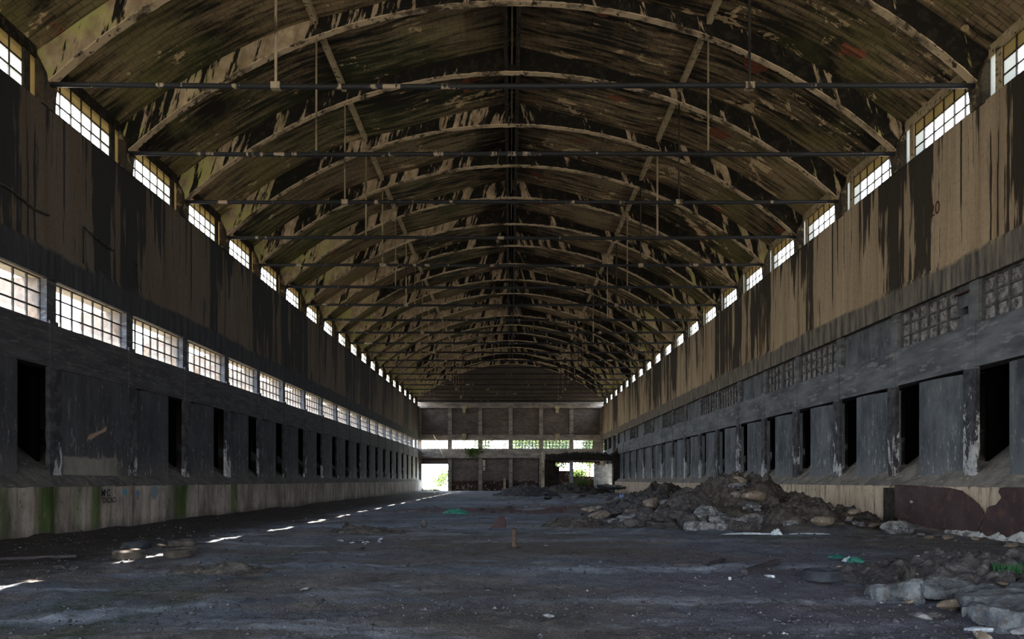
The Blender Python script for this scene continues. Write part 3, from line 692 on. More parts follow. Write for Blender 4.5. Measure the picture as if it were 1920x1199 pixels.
MB().box(-1.15, -.75, 121.9, 122.5, 0, 2.0).build('broken_post', M_plinth_r, wb)
MB().box(4.9, 7.1, 122.5, 122.8, -.1, 5.1).box(7.1, 9.4, 122.5, 122.8, -.1, 3.2).box(7.1, 9.4, 122.5, 122.8, 4.45, 5.1).box(9.7, 13.3, 122.5, 122.8, -.1, 2.3).box(9.7, 14.6, 122.5, 122.8, 4.5, 5.1).box(13.3, 14.9, 122.5, 122.8, -.1, 5.1).build('infill', M_end_low, wb)
# end windows
for i in range(6):
    wcount[0] += 1
    xa, xb = cx[i] + .3, cx[i + 1] - (.3 if i != 5 else 1.4); m = MB(); C = 8 if i != 5 else 6
    for c in range(C + 1):
        x = xa + (xb - xa) * c / C; m.box(x - .045, x + .045, 122.5, 122.62, 6.7, 8.07)
    for r in range(4):
        z = 6.7 + 1.37 * r / 3; m.box(xa, xb, 122.52, 122.61, z - .04, z + .04)
    w = m.build('window_%d' % wcount[0], M_bar, None, kind='structure')
    MB().box(xa, xb, 122.58, 122.588, 6.7, 8.07).build('glazing', M_glass, w)
for x_, z_ in ((-7.37, 13.1), (7.37, 13.1), (-7.37, 8.7), (7.37, 8.7)):
    MB().box(x_ - .35, x_ + .35, 121.5, 122.3, z_ - .1, z_ + .35).box(x_ - .22, x_ + .22, 121.7, 122.3, z_ - .75, z_ - .1).build('bracket', M_purlin, wb)
MB().box(cx[6] - 1.4, cx[6], 122.5, 122.8, 6.6, 8.1).build('infill', M_end_beam, wb)

# ------------------------------------------------------------------ ruined room at the far right
rt = empty('broken_platform', (9.5, 104.5, 0)); thing(rt, 'broken dark concrete platform slab on columns in the far corner', 'platform')
def rel(mb, o, name, mat, smooth=False):
    L = o.location; mb.v = [(a - L[0], b - L[1], c - L[2]) for a, b, c in mb.v]; return mb.build(name, mat, o, smooth)
v, f = [], []; N = 60
for i in range(N + 1):
    x = 4.7 + 9.9 * i / N; zt = 5.5 + .3 * fbm(x * 1.3, 4) - (.25 if x < 7 else 0); zb = 4.35 + .08 * fbm(x * 2, 8)
    v += [(x, 103.6, zb), (x, 103.6, zt - .25), (x, 104.1, zt), (x, 107.5, zt), (x, 107.5, zb)]
    if i:
        a, b_ = (i - 1) * 5, i * 5
        for c in range(5): f.append((a + c, b_ + c, b_ + (c + 1) % 5, a + (c + 1) % 5))
f += [[0, 1, 2, 3, 4], [N * 5 + q for q in (4, 3, 2, 1, 0)]]
rel(MB().add(v, f), rt, 'slab', M_black)
rel(MB().box(4.15, 4.55, 103.6, 104.1, -.1, 5.6), rt, 'column', M_plinth_r)
rel(MB().box(4.55, 6.1, 104.6, 105.0, -.1, 4.5).box(5.9, 6.6, 104.7, 105, .4, 3.6), rt, 'dark_wall', M_black)
rel(MB().box(8.0, 8.4, 104.0, 104.4, -.1, 4.45), rt, 'column', M_sheet)
rel(MB().box(13.9, 14.6, 104.0, 105.6, -.1, 4.45), rt, 'column', M_black)
for i in range(5):
    x = 12.2 + i * .55; mb = MB(); zt = 4.1 + random.uniform(-.3, .2); zb = .6
    for j in range(4):
        xa = x + j * .125; mb.box(xa, xa + .07, 113 + (.03 if j % 2 else 0), 113.04 + (.03 if j % 2 else 0), zb, zt); mb.box(xa + .06, xa + .13, 113.02, 113.05, zb, zt)
    mb.box(x, x + .5, 113.05, 113.08, -.1, zt)
    o = mb.build('metal_sheet', M_sheet); o.rotation_euler = (0, 0, 0)
    thing(o, 'ribbed metal sheet standing in a row under the broken platform, %s from the columns' % ORD[i], 'metal sheet', 'upright metal sheets in far corner')

# ------------------------------------------------------------------ writing
def text(s, size, loc, rot, mat, parent, name='painted_number', sy=1.0):
    c = bpy.data.curves.new(name, 'FONT'); c.body = s; c.size = size; c.extrude = .001; c.materials.append(mat); c.offset = .004
    c.align_x = 'CENTER'; o = bpy.data.objects.new(name, c); COL.objects.link(o); o.parent = parent; o.location = loc; o.rotation_euler = rot; o.scale = (1, sy, 1)
    return o
text('20', .62, (WX - .012, 26.4, 10.8), (H, 0, -H), M_paint, wright)
text('16', .62, (WX - .012, 46.7, 10.9), (H, 0, -H), M_paint, wright)
g1 = text('M C', .34, (-14.0, 26.5, 1.15), (H, 0, H), M_ink, wleft, 'graffiti'); g2 = text('DICACI', .27, (-14.0, 26.75, .92), (H, 0, H), M_ink, wleft, 'graffiti')

# ------------------------------------------------------------------ iron bits on the left wall
def iron(pts, label, r=.035):
    mb = MB().tube(pts, r, 6); L = pts[0]; mb.v = [(a - L[0], b - L[1], c - L[2]) for a, b, c in mb.v]
    o = mb.build('iron_rod', M_bar, None, True); o.location = L; thing(o, label, 'iron rod')
iron([(-14.44, 21.5 + i * .35, 10.05 - .02 * i + .06 * math.sin(i)) for i in range(8)], 'long sagging black iron rod on the dark wall, nearest to camera', .035)
iron([(-14.44, 25.9, 9.0), (-14.44, 25.9, 10.25), (-14.42, 26.3, 10.15), (-14.42, 27.1, 10.05), (-14.42, 27.8, 10.0)], 'bent iron rod with a vertical leg above the second glazed window', .028)
iron([(-14.44, 29.6, 9.95), (-14.43, 29.5, 10.05), (-14.43, 29.55, 9.5), (-14.42, 29.7, 9.1)], 'short hooked iron rod above the glazed windows', .028)

# ------------------------------------------------------------------ rocks
def rock_mesh(name, seed, mat, sub=2, flat=.75, ang=0.0):
    bm = bmesh.new(); bmesh.ops.create_icosphere(bm, subdivisions=sub, radius=.5); r = random.Random(seed); o = r.random() * 50
    nrm = [Vector((r.gauss(0, 1), r.gauss(0, 1), r.gauss(0, 1))).normalized() for _ in range(7)]
    for v in bm.verts:
        d = v.co.normalized(); k = 1 + .35 * mnoise.noise(d * 1.3 + Vector((o, 0, 0))) + .16 * mnoise.noise(d * 3.5 + Vector((0, o, 0)))
        p = d * .5 * k
        for q in nrm:      # chip flat faces
            t = p.dot(q)
            if t > .36: p -= q * (t - .36)
        v.co = (p.x * 1.15, p.y, p.z * flat)
    me = bpy.data.meshes.new(name); bm.to_mesh(me); bm.free(); me.materials.append(mat); return me
RM = {}
for i in range(8):
    RM['g%d' % i] = rock_mesh('stone', i, M_stone); RM['d%d' % i] = rock_mesh('stone', 20 + i, M_stone_dark); RM['t%d' % i] = rock_mesh('stone', 40 + i, M_stone_tan)
    RM['r%d' % i] = rock_mesh('stone', 60 + i, M_soil_red)
    RM['w%d' % i] = rock_mesh('stone', 80 + i, M_white)
HEAPS = []   # (x, y, rx, ry, h)
def heap_z(x, y):
    z = zf(x, y)
    for (hx, hy, rx, ry, h, seed) in HEAPS:
        d = math.hypot((x - hx) / rx, (y - hy) / ry)
        if d < 1: z = max(z, zf(hx, hy) * 0 + h * prof(d) * .95)
    return z
def prof(d): return max(0.0, (1 - d)) ** .95 * (1 + .25 * math.sin(d * 3.1)) if d < 1 else 0
def put_rock(kind, x, y, sx_, sy_, sz_, name='stone', label=None, group=None, rz=None, tilt=.25, z=None, cat='stone'):
    me = RM[kind]; o = bpy.data.objects.new(name, me); COL.objects.link(o)
    zz = (heap_z(x, y) if z is None else z) + sz_ * .28
    o.location = (x, y, zz); o.scale = (sx_, sy_, sz_)
    o.rotation_euler = (random.uniform(-tilt, tilt), random.uniform(-tilt, tilt), random.uniform(0, 6.28) if rz is None else rz)
    thing(o, label, cat, group); return o
def heap(name, hx, hy, rx, ry, h, mat, label, seed=0, cat='mound', rough=.35, n=90):
    HEAPS.append((hx, hy, rx, ry, h, seed))
    v, f = [], []
    g = np.linspace(-1.05, 1.05, n); GZ = floor_z_arr(hx + g[None, :] * rx + 0 * g[:, None], hy + g[:, None] * ry + 0 * g[None, :])
    for j in range(n):
        for i in range(n):
            d = math.hypot(g[i], g[j]); x, y = hx + g[i] * rx, hy + g[j] * ry
            dd = d * (1 + .22 * fbm(x * .6, y * .6, seed))
            p = prof(min(dd, 1.0)) * h
            z = p * (1 + rough * fbm(x * 1.4, y * 1.4, seed + 3, 5)) + (min(.16, h * .4) * (abs(fbm(x * 2.6, y * 2.6, seed, 6)) * 1.3 - .25) * min(1, p / h * 4)) + min(GZ[j, i], .3) * .9
            if dd > .97: z -= .18 * min(1, (dd - .97) * 20)
            v.append((x - hx, y - hy, z))
            if i and j: f.append((j * n + i - n - 1, j * n + i - n, j * n + i, j * n + i - 1))
    o = obj(name, v, f, mat, smooth=True); o.location = (hx, hy, 0); thing(o, label, cat); return o
heap('dirt_mound', 9.6, 32.5, 3.7, 3.6, 1.75, M_soil, 'tall dark dirt mound heaped against the cream plinth', 1, n=130)
heap('dirt_mound', 11.1, 28.6, 2.85, 2.0, .75, M_soil, 'low dark spoil mound trailing right of the tall dirt mound', 2, n=90)
heap('dirt_mound', 6.6, 36.0, 3.2, 4.5, .85, M_stone_dark, 'rubbly dark mound on the left flank of the tall dirt mound', 3, n=100, rough=.6)
heap('dirt_mound', 10.9, 56.0, 2.8, 5.0, 1.15, M_soil, 'brown mound beside the right plinth beyond the tall dirt mound', 4, n=80)
heap('dirt_mound', 1.6, 84.0, 3.4, 6.0, 1.0, M_stone_dark, 'blue black clinker heap in front of the end wall', 5, n=80, rough=.6)
heap('dirt_mound', 7.5, 96.0, 5.5, 5.0, 1.0, M_soil, 'dark rubble mound in front of the broken platform', 6, n=80, rough=.6)
heap('dirt_mound', 2.35, 28.5, 1.5, 1.2, .34, M_soil, 'flat brown clod mound behind the rusty pipe stub', 7, n=60)
heap('dirt_mound', 5.4, 27.2, 2.6, 1.3, .38, M_stone_dark, 'low dark mound of cinders in front of the rubble field', 8, n=70, rough=.7)
heap('dirt_mound', -5.1, 14.1, .75, .5, .14, M_soil, 'small clod heap on the ash ground, nearest the tyres', 9, n=40, rough=.8)
heap('dirt_mound', -5.9, 14.0, .35, .3, .12, M_soil, 'tiny clod heap just left of the small clod heap', 10, n=30, rough=.8)
heap('dirt_mound', -4.7, 24.6, 1.3, .8, .22, M_soil, 'olive dirt patch mounded in the middle of the floor', 12, n=50)
heap('dirt_mound', 8.1, 12.9, 2.6, 1.9, .42, M_stone_dark, 'rough dark heap of earth behind the big broken slabs', 11, n=90, rough=.7)

# stones on and around the main heap
def scatter(n, fx, kinds, smin, smax, label, group, seed, flat=(.5, .8), name='stone'):
    rr = random.Random(seed)
    for i in range(n):
        x, y = fx(rr); s = smin + (smax - smin) * rr.random() ** 2.2
        k = rr.choice(kinds) + str(rr.randrange(8))
        random.seed(seed * 1000 + i)
        col_ = {'g': 'grey', 'd': 'dark', 't': 'tan', 'r': 'red brown', 'w': 'white'}[k[0]]
        size_ = 'large' if s > smin + .45 * (smax - smin) else ('medium' if s > smin + .12 * (smax - smin) else 'small')
        lab_ = size_ + ' ' + col_ + ' ' + label
        grp_ = size_ + ' ' + col_ + ' ' + group
        put_rock(k, x, y, s * rr.uniform(.9, 1.5), s * rr.uniform(.8, 1.2), s * rr.uniform(*flat), name, lab_, grp_, rz=rr.uniform(0, 6.28))
scatter(105, lambda r: (r.uniform(3.6, 9.6), r.uniform(25.8, 40)), 'gggddt', .15, 1.0, 'stone strewn over the rubble field left of the tall mound', 'stones of the rubble field', 1)
scatter(32, lambda r: (r.uniform(7.5, 12.8), r.uniform(26.2, 30.0)), 'gtd', .15, .6, 'stone at the front foot of the tall dirt mound', 'stones at the mound foot', 2)
scatter(25, lambda r: (r.uniform(-4, 8.5), 41 + r.gauss(0, 1.2)), 'rrd', .15, .45, 'clod along the low red soil ridge', 'red clods on the soil ridge', 3)
scatter(34, lambda r: (r.uniform(-1, 12), r.uniform(46, 92)), 'gdd', .25, .9, 'stone lying on the far floor before the end wall', 'far floor stones', 4)
scatter(18, lambda r: (r.uniform(11.6, 13.7), r.uniform(18.5, 28)), 'gtd', .12, .4, 'stone along the foot of the rusted plates', 'stones by the rusted plates', 5)
scatter(34, lambda r: (r.uniform(6.2, 10.2), r.uniform(11.5, 15.5)), 'ddtg', .08, .4, 'stone on the rough earth heap behind the broken slabs', 'stones on the near right heap', 6)
scatter(34, lambda r: (r.uniform(4.6, 7.6), r.uniform(8.0, 11.4)), 'gdt', .07, .35, 'stone between the broken slabs at the lower corner', 'stones by the broken slabs', 7)
scatter(18, lambda r: (r.uniform(-10.5, -8.2), r.uniform(12, 24)), 'ddt', .06, .25, 'clod in the spoil beside the mossy wall', 'clods by the mossy wall', 8)
scatter(26, lambda r: (r.uniform(-6, 7), r.uniform(8.5, 26)), 'ddg', .04, .14, 'clod lying on the ash ground', 'clods on the ash ground', 9)
scatter(14, lambda r: (r.uniform(-4.9, -3.4), r.uniform(20.6, 22.4)), 'gw', .08, .22, 'chip in a cluster on the middle floor', 'pale chips on middle floor', 10)

# named big pieces
big = [
 ('t1', 9.1, 28.9, .95, .6, .6, 'rounded tan boulder half way up the tall dirt mound', .95, .2),
 ('g2', 7.0, 28.0, .9, .7, 1.1, 'upright grey boulder at the left foot of the tall mound', None, .3),
 ('g3', 8.2, 26.4, 1.1, .6, .45, 'long pale boulder lying at the mound foot', None, .1),
 ('g4', 7.6, 26.0, .8, .6, .6, 'blocky pale boulder beside the long pale boulder', None, .1),
 ('t5', 10.3, 25.6, .95, .55, .45, 'brown boulder in front of the low spoil mound', None, .1),
 ('d6', 6.9, 30.2, 1.7, .5, 1.5, 'dark leaning slab on the shoulder of the tall mound', .4, .5),
 ('g5', 12.1, 24.3, 1.3, .7, .7, 'pale boulder lying at the left end of the rusted plates', None, .1),
 ('d2', 5.0, 28.4, .5, .4, .6, 'dark pointed clod on the low cinder mound', .3, .1),
]
for kd, x, y, a, b, c, lab, z, tl in big:
    random.seed(int(x * 100)); put_rock(kd, x, y, a, b, c, 'boulder', lab, None, rz=.2, tilt=tl, z=z, cat='boulder')

def slab(name, pts, z0, th, mat, label, loc, rot, cat='slab', seed=0, side=None):
    """an irregular broken slab: chipped block with a crumbled, crusted surface"""
    xs_ = [p[0] for p in pts]; ys_ = [p[1] for p in pts]; ax_, ay_ = (max(xs_) - min(xs_)) / 2, (max(ys_) - min(ys_)) / 2
    bm = bmesh.new(); bmesh.ops.create_icosphere(bm, subdivisions=6 if loc[1] < 20 else 4, radius=1.0); r = random.Random(seed + 500)
    pl = []
    n = len(pts); cx_ = sum(xs_) / n; cy_ = sum(ys_) / n
    for i in range(n):
        a_ = Vector(pts[i]); b_ = Vector(pts[(i + 1) % n]); e_ = b_ - a_; nn = Vector((e_.y, -e_.x)).normalized()
        pl.append((nn, nn.dot(a_ - Vector((cx_, cy_)))))
    for v in bm.verts:
        d = v.co.normalized()
        t = 1e9
        for nn, dd in pl:
            q = nn.x * d.x + nn.y * d.y
            if q > 1e-4: t = min(t, dd / q)
        if abs(d.z) > 1e-4: t = min(t, th * .5 / abs(d.z))
        p = d * t
        q = p * 1.0
        k = .085 * mnoise.fractal(p * 1.6 + Vector((seed * 7, 0, 0)), .8, 2.1, 8) + .03 * mnoise.ridged_multi_fractal(p * 4 + Vector((0, seed, 0)), .9, 2.1, 5, .9, 2.0) * .5
        p = p + Vector((d.x * k, d.y * k, (k * 1.1) * (1 if d.z > 0 else -1)))
        v.co = (p.x, p.y, p.z + th * .5)
    me = bpy.data.meshes.new(name); bm.to_mesh(me); bm.free(); me.materials.append(mat)
    o = bpy.data.objects.new(name, me); COL.objects.link(o); o.location = loc; o.rotation_euler = rot; thing(o, label, cat); return o
M_slab = m_simple('crusted broken concrete', (.04, .044, .05), (.21, .225, .235), 3.4, bstr=1.0, c3=(.10, .085, .075), t=(.36, .68))
M_slab.name = 'crusted broken concrete'
slab('broken_slab', [(-1.3, -.75), (.2, -.9), (1.6, -.6), (1.8, .5), (.4, .9), (-.9, .55)], 0, .26, M_slab, 'largest grey crusted concrete slab at the lower corner edge', (7.15, 9.9, .03), (-.05, -.1, .25), seed=1)
slab('broken_slab', [(-.5, -.24), (.4, -.3), (.6, .1), (.2, .34), (-.48, .24)], 0, .17, M_slab, 'long tan edged slab lying beside the largest grey slab', (6.15, 10.9, .04), (.05, .08, .1), seed=2)
slab('broken_slab', [(-.32, -.22), (.2, -.28), (.36, .08), (.08, .28), (-.3, .18)], 0, .2, M_slab, 'small grey slab with pale edge, leftmost of the broken slabs', (5.4, 11.0, -.02), (-.1, -.06, .0), seed=3)
slab('broken_slab', [(-.5, -.35), (.5, -.4), (.7, .3), (0, .45), (-.5, .3)], 0, .2, M_slab, 'dark lumpy slab just in front of the largest grey slab', (5.85, 9.2, -.04), (.08, .1, .4), seed=4)
slab('broken_slab', [(-1.0, -.4), (.8, -.5), (1.1, .3), (0, .5), (-.9, .4)], 0, .2, M_stone, 'flat broken slab leaning by the far platform column', (11.7, 98.5, .4), (-.35, 0, .1), seed=5)
slab('broken_slab', [(-.85, -.3), (.55, -.32), (.8, .25), (-.7, .3)], 0, .28, M_stone, 'flat pale slab lying in front of the rubble field', (6.45, 25.7, .0), (0, .05, .0), seed=6)
slab('broken_slab', [(-.5, -.3), (.5, -.3), (.5, .3), (-.5, .3)], 0, .3, M_stone_dark, 'dark block beside the flat pale slab', (7.6, 25.7, .02), (.1, .15, .3), seed=7)
slab('broken_slab', [(-2.0, -.7), (1.7, -.6), (2.0, .6), (-1.6, .8)], 0, .3, M_stone, 'pale slab lying below the metal sheets in far corner', (12.4, 94, .7), (-.3, .05, .0), seed=8)
for i, (x, y, s, lab) in enumerate(((5.35, 8.85, .2, 'bright white chalky lump between the broken slabs'), (6.1, 8.7, .16, 'white chalky lump at the frame edge by the largest slab'), (6.6, 13.9, .22, 'flat white lump on the near right heap'), (8.7, 16.5, .12, 'small upright white chip on the ground before the rusted plates'))):
    random.seed(i); put_rock('w%d' % i, x, y, s * 1.6, s * .8, s * (.5 if i != 3 else 1.5), 'white_lump', lab, None, tilt=.15, cat='lump')

# gravel strewn everywhere: uncountable
rg = np.random.RandomState(3)
tv_ = np.array([(1, 0, 0), (-1, 0, 0), (0, 1, 0), (0, -1, 0), (0, 0, 1), (0, 0, -.4)], float); tf_ = np.array([(0, 2, 4), (2, 1, 4), (1, 3, 4), (3, 0, 4), (2, 0, 5), (1, 2, 5), (3, 1, 5), (0, 3, 5)])
def gravel(N, mat, label, dark):
    y = 1 / (1 / 7.5 - rg.rand(N) * (1 / 7.5 - 1 / 60)); x = rg.uniform(-.7, .7, N) * y
    dens = vf(x * .5, y * .5) + np.where(x > 3, .12, 0) + np.where(x < -8, .25, 0) - .06
    if not dark: dens = dens + np.where(x < 1, -.1, .05)
    ok = (np.abs(x) < 13.6) & (dens > rg.uniform(-.2, .3, N)); x, y = x[ok], y[ok]; n = len(x)
    s = (.006 + .026 * rg.rand(n) ** 4) * (.75 + y * .035); z = floor_z_arr(x, y) + s * .2; a = rg.rand(n) * 6.28
    J = tv_[None] * rg.uniform(.7, 1.5, (n, 6, 1)) * s[:, None, None]; J[:, :, 0] *= rg.uniform(.9, 1.5, (n, 1)); J[:, :, 2] *= .7
    X_ = x[:, None] + J[:, :, 0] * np.cos(a)[:, None] - J[:, :, 1] * np.sin(a)[:, None]; Y_ = y[:, None] + J[:, :, 0] * np.sin(a)[:, None] + J[:, :, 1] * np.cos(a)[:, None]
    V = np.stack([X_, Y_, z[:, None] + J[:, :, 2]], 2).reshape(-1, 3); Fc = (tf_[None] + (np.arange(n) * 6)[:, None, None]).reshape(-1, 3)
    obj('gravel', V.tolist(), Fc.tolist(), mat, None, kind='stuff', label=label, category='gravel')
M_gravel = m_simple('cinder gravel', (.03, .029, .032), (.095, .095, .105), 4)
gravel(22000, M_gravel, 'loose gravel and cinders strewn over the ash ground', True)
gravel(1500, M_stone, 'pale stone chips strewn over the ash ground', False)

# ------------------------------------------------------------------ tyres
def tyre(x, y, rad, w, mat, label, tilt=(0, 0)):
    root = empty('tyre', (x, y, zf(x, y) + .0)); thing(root, label, 'tyre', None)
    pr = [(rad * .60, 0.03), (rad * .72, 0.0), (rad * .90, .012), (rad * .985, .035), (rad, w * .25), (rad, w * .5), (rad, w * .75), (rad * .985, w - .035), (rad * .9, w - .012), (rad * .72, w), (rad * .60, w - .03), (rad * .62, w - .05), (rad * .86, w - .05), (rad * .93, w * .5), (rad * .86, .05), (rad * .62, .05)]
    N = 48; v, f = [], []; n = len(pr)
    for i in range(N):
        a = 2 * math.pi * i / N
        for (r_, z) in pr: v.append((r_ * math.cos(a), r_ * math.sin(a), z))
    for i in range(N):
        for j in range(n): f.append((i * n + j, ((i + 1) % N) * n + j, ((i + 1) % N) * n + (j + 1) % n, i * n + (j + 1) % n))
    obj('sidewall', v, f, mat, root, True)
    mb = MB(); T = 60
    for i in range(T):
        a = 2 * math.pi * i / T; c, s = math.cos(a), math.sin(a)
        for j in range(3):
            za, zb = w * (.18 + .23 * j), w * (.18 + .23 * j + .17); da = .037; off = .02 if j == 1 else 0
            vv = [((rad + e2) * math.cos(a + off + q), (rad + e2) * math.sin(a + off + q), z) for e2 in (-.005, .007) for q in (-da, da) for z in (za, zb)]
            mb.add(vv, ((0, 1, 3, 2), (4, 6, 7, 5), (0, 4, 5, 1), (2, 3, 7, 6), (0, 2, 6, 4), (1, 5, 7, 3)))
    mb.build('tread', mat, root)
    root.rotation_euler = (tilt[0], tilt[1], .3); return root
tyre(5.0, 12.55, .315, .2, M_tyre, 'single dark tyre lying on violet soil near the timber')
tyre(-8.2, 16.4, .32, .22, M_tyre_brown, 'muddy tyre lying left of the bright patch by the mossy wall')
tyre(-7.35, 16.95, .33, .19, M_tyre_brown, 'muddy tyre lying right of the bright patch by the mossy wall', (.05, -.05))
tyre(-9.35, 19.1, .33, .18, M_tyre, 'dark tyre behind the left muddy tyre')
tyre(-8.3, 19.3, .33, .17, M_tyre_brown, 'brown tyre behind the right muddy tyre')

# pipe stub
root = empty('pipe_stub', (.02, 19.25, zf(.02, 19.25))); thing(root, 'rusty steel pipe stub standing upright in the middle of the floor', 'pipe')
N = 20; v, f = [], []
for r_, z in ((.058, -.1), (.056, .1), (.053, .25), (.054, .47), (.053, .49), (.043, .49), (.043, .3)):
    for i in range(N): v.append((r_ * math.cos(2 * math.pi * i / N), r_ * math.sin(2 * math.pi * i / N), z))
for q in range(6):
    for i in range(N): f.append((q * N + i, q * N + (i + 1) % N, (q + 1) * N + (i + 1) % N, (q + 1) * N + i))
M_pipe = m_simple('rusty pipe', (.05, .028, .02), (.11, .075, .055), 6, .8)
obj('pipe_body', v, f, M_pipe, root, True)
heapb = MB()
for i in range(N): pass
v = [(0, 0, .03)] + [(r_ * math.cos(2 * math.pi * i / 16), r_ * math.sin(2 * math.pi * i / 16), z + .01 * random.random()) for r_, z in ((.12, .035), (.24, -.02)) for i in range(16)]
f = [(0, 1 + i, 1 + (i + 1) % 16) for i in range(16)] + [(1 + i, 17 + i, 17 + (i + 1) % 16, 1 + (i + 1) % 16) for i in range(16)]
obj('rust_collar', v, f, M_soil_red, root)

# jagged scrap
v = [(-.28, 0, 0), (-.12, 0, .22), (-.05, .02, .30), (-.05, .02, .43), (.0, .02, .38), (.04, .03, .46), (.1, .03, .40), (.22, .0, .44), (.26, 0, 0), (-.2, .35, 0), (-.05, .32, .2), (.2, .34, .3), (.28, .35, 0)]
f = [(0, 1, 2, 3, 4, 5, 6, 7, 8), (0, 9, 10, 1), (1, 10, 2), (2, 10, 11, 7), (7, 11, 12, 8), (9, 12, 11, 10)]
o = obj('scrap_metal', v, f, M_rust); o.location = (-.5, 27.3, zf(-.5, 27.3)); thing(o, 'jagged rusty metal scrap standing behind the pipe stub', 'scrap metal')
for x, y, s, lab in ((-5.5, 25.5, .34, 'dark tree stump like clod standing left of the olive patch'), (-3.1, 27.1, .3, 'black clod standing between olive patch and metal scrap'), (-2.1, 15.2, .12, 'black clod in front of the pipe stub')):
    put_rock('d3', x, y, s * .8, s * .7, s * 1.5, 'clod', lab, None, tilt=.1, cat='clod')
# timbers
def timber(x0, y0, x1, y1, w, h, label):
    L = math.hypot(x1 - x0, y1 - y0); n = 12; v, f = [], []
    for i in range(n + 1):
        t = i / n; x = (t - .5) * L
        e_ = .012 * fbm(x * 3, x0)
        v += [(x, -w / 2 + e_, 0), (x, w / 2 + e_, 0), (x, w / 2 + e_, h + e_), (x, -w / 2 + e_ * 2, h - e_)]
        if i:
            a, b_ = (i - 1) * 4, i * 4
            for c in range(4): f.append((a + c, b_ + c, b_ + (c + 1) % 4, a + (c + 1) % 4))
    f += [(3, 2, 1, 0), tuple(n * 4 + q for q in range(4))]
    xm, ym = (x0 + x1) / 2, (y0 + y1) / 2
    o = obj('timber', v, f, M_wood); o.location = (xm, ym, zf(xm, ym) + .0); o.rotation_euler = (0, 0, math.atan2(y1 - y0, x1 - x0)); thing(o, label, 'timber'); return o
timber(4.08, 13.65, 5.3, 15.5, .11, .08, 'thick dark timber lying on pale bloom left of the dark tyre')
timber(3.7, 15.0, 4.5, 16.5, .10, .06, 'thin dark board lying farther back than the thick timber')
timber(3.1, 15.1, 3.7, 15.3, .08, .05, 'short thin board at the left end of the thin dark board')
timber(-11.0, 16.2, -9.6, 16.9, .2, .06, 'weathered board in the spoil left of the tyres')
timber(-10.6, 15.2, -9.4, 15.9, .07, .04, 'thin lath in the spoil in front of the weathered board')
timber(7.2, 13.6, 8.0, 13.8, .14, .1, 'short dark timber lying right behind the dark tyre')
# litter
M_blue = m_simple('light blue plastic', (.25, .38, .6), (.35, .48, .7), 6, .4)
def crumple(name, x, y, sx_, sy_, sz_, mat, label, seed, cat):
    n = 18; v, f = [], []
    for j in range(n):
        for i in range(n):
            a, b_ = i / (n - 1) * 2 - 1, j / (n - 1) * 2 - 1; d = max(0, 1 - a * a) * max(0, 1 - b_ * b_)
            v.append((a * sx_ * (1 + .3 * fbm(b_ * 2, seed)), b_ * sy_ * (1 + .3 * fbm(a * 2, seed + 4)), sz_ * (d ** .6 * (.6 + .8 * abs(fbm(a * 3, b_ * 3, seed)))) + .012))
            if i and j: f.append((j * n + i - n - 1, j * n + i - n, j * n + i, j * n + i - 1))
    o = obj(name, v, f, mat, smooth=True); md = o.modifiers.new('th', 'SOLIDIFY'); md.thickness = .006
    o.location = (x, y, zf(x, y)); thing(o, label, cat); return o
crumple('plastic_bag', 6.9, 15.7, .17, .11, .11, M_green, 'crumpled pale green plastic bag on the ground right of the tyre', 1, 'bag').data.materials[0] = M_plastic
crumple('plastic_bag', 7.15, 17.0, .2, .12, .1, M_green, 'dark green plastic bag behind the pale bag', 2, 'bag')
crumple('plastic_bag', 6.9, 15.55, .16, .1, .14, M_green, 'small green plastic scrap touching the pale bag', 5, 'bag')
crumple('plastic_sheet', 7.3, 23.6, .8, .12, .05, M_plastic, 'long white plastic sheet lying before the mound foot', 3, 'sheet')
crumple('plastic_sheet', 8.05, 23.5, .16, .12, .2, M_plastic, 'bunched white plastic at the end of the long sheet', 4, 'sheet')
crumple('plastic_sheet', 9.2, 24.0, .6, .08, .04, M_plastic, 'second thin white plastic strip right of the long sheet', 6, 'sheet')
crumple('plastic_bag', 8.4, 58, .35, .3, .6, M_blue, 'light blue plastic bag on the far rubble', 7, 'bag')
crumple('plastic_bag', -6.7, 37, .6, .3, .3, M_green, 'dark green plastic lump on the red soil ridge', 8, 'bag').location = (-2.8, 38.5, zf(-2.8, 38.5))
mb = MB().tube([(-.1, 0, .03), (.04, 0, .03), (.06, 0, .03), (.1, 0, .03)], [.024, .024, .012, .012], 10)
o = mb.build('bottle', M_white, None, True); o.location = (4.35, 13.15, zf(4.35, 13.15)); o.rotation_euler = (0, 0, 2.2); thing(o, 'small white plastic bottle in front of the thick timber', 'bottle')
o = MB().box(-.022, .022, -.022, .022, 0, .05).build('box', M_white); o.location = (3.6, 12.9, zf(3.6, 12.9)); thing(o, 'tiny white carton on the violet soil', 'carton')
# cement lump pile of pale chips near the far floor handled above

# ------------------------------------------------------------------ rusted plates on the right plinth
def plate(outline, label, x0=13.93):
    """outline: (y, z) polygon, filled and given thickness; leans on the plinth"""
    bm = bmesh.new()
    P2 = []
    n = len(outline)
    for i in range(n):
        a = Vector(outline[i]); b = Vector(outline[(i + 1) % n]); L = (b - a).length; q = max(1, int(L / .1))
        for j in range(q):
            p = a.lerp(b, j / q); P2.append((p.x + .018 * fbm(p.x * 6, p.y * 6, 1), p.y + .018 * fbm(p.x * 6, p.y * 6, 5)))
    vs = [bm.verts.new((x0 + .012 * math.sin(y * 1.1), y, z)) for y, z in P2]
    bm.faces.new(vs); bmesh.ops.triangulate(bm, faces=bm.faces[:])
    me = bpy.data.meshes.new('steel_plate'); bm.to_mesh(me); bm.free(); me.materials.append(M_rust)
    o = bpy.data.objects.new('steel_plate', me); COL.objects.link(o); md = o.modifiers.new('th', 'SOLIDIFY'); md.thickness = .02; md.offset = -1
    thing(o, label, 'steel plate'); return o
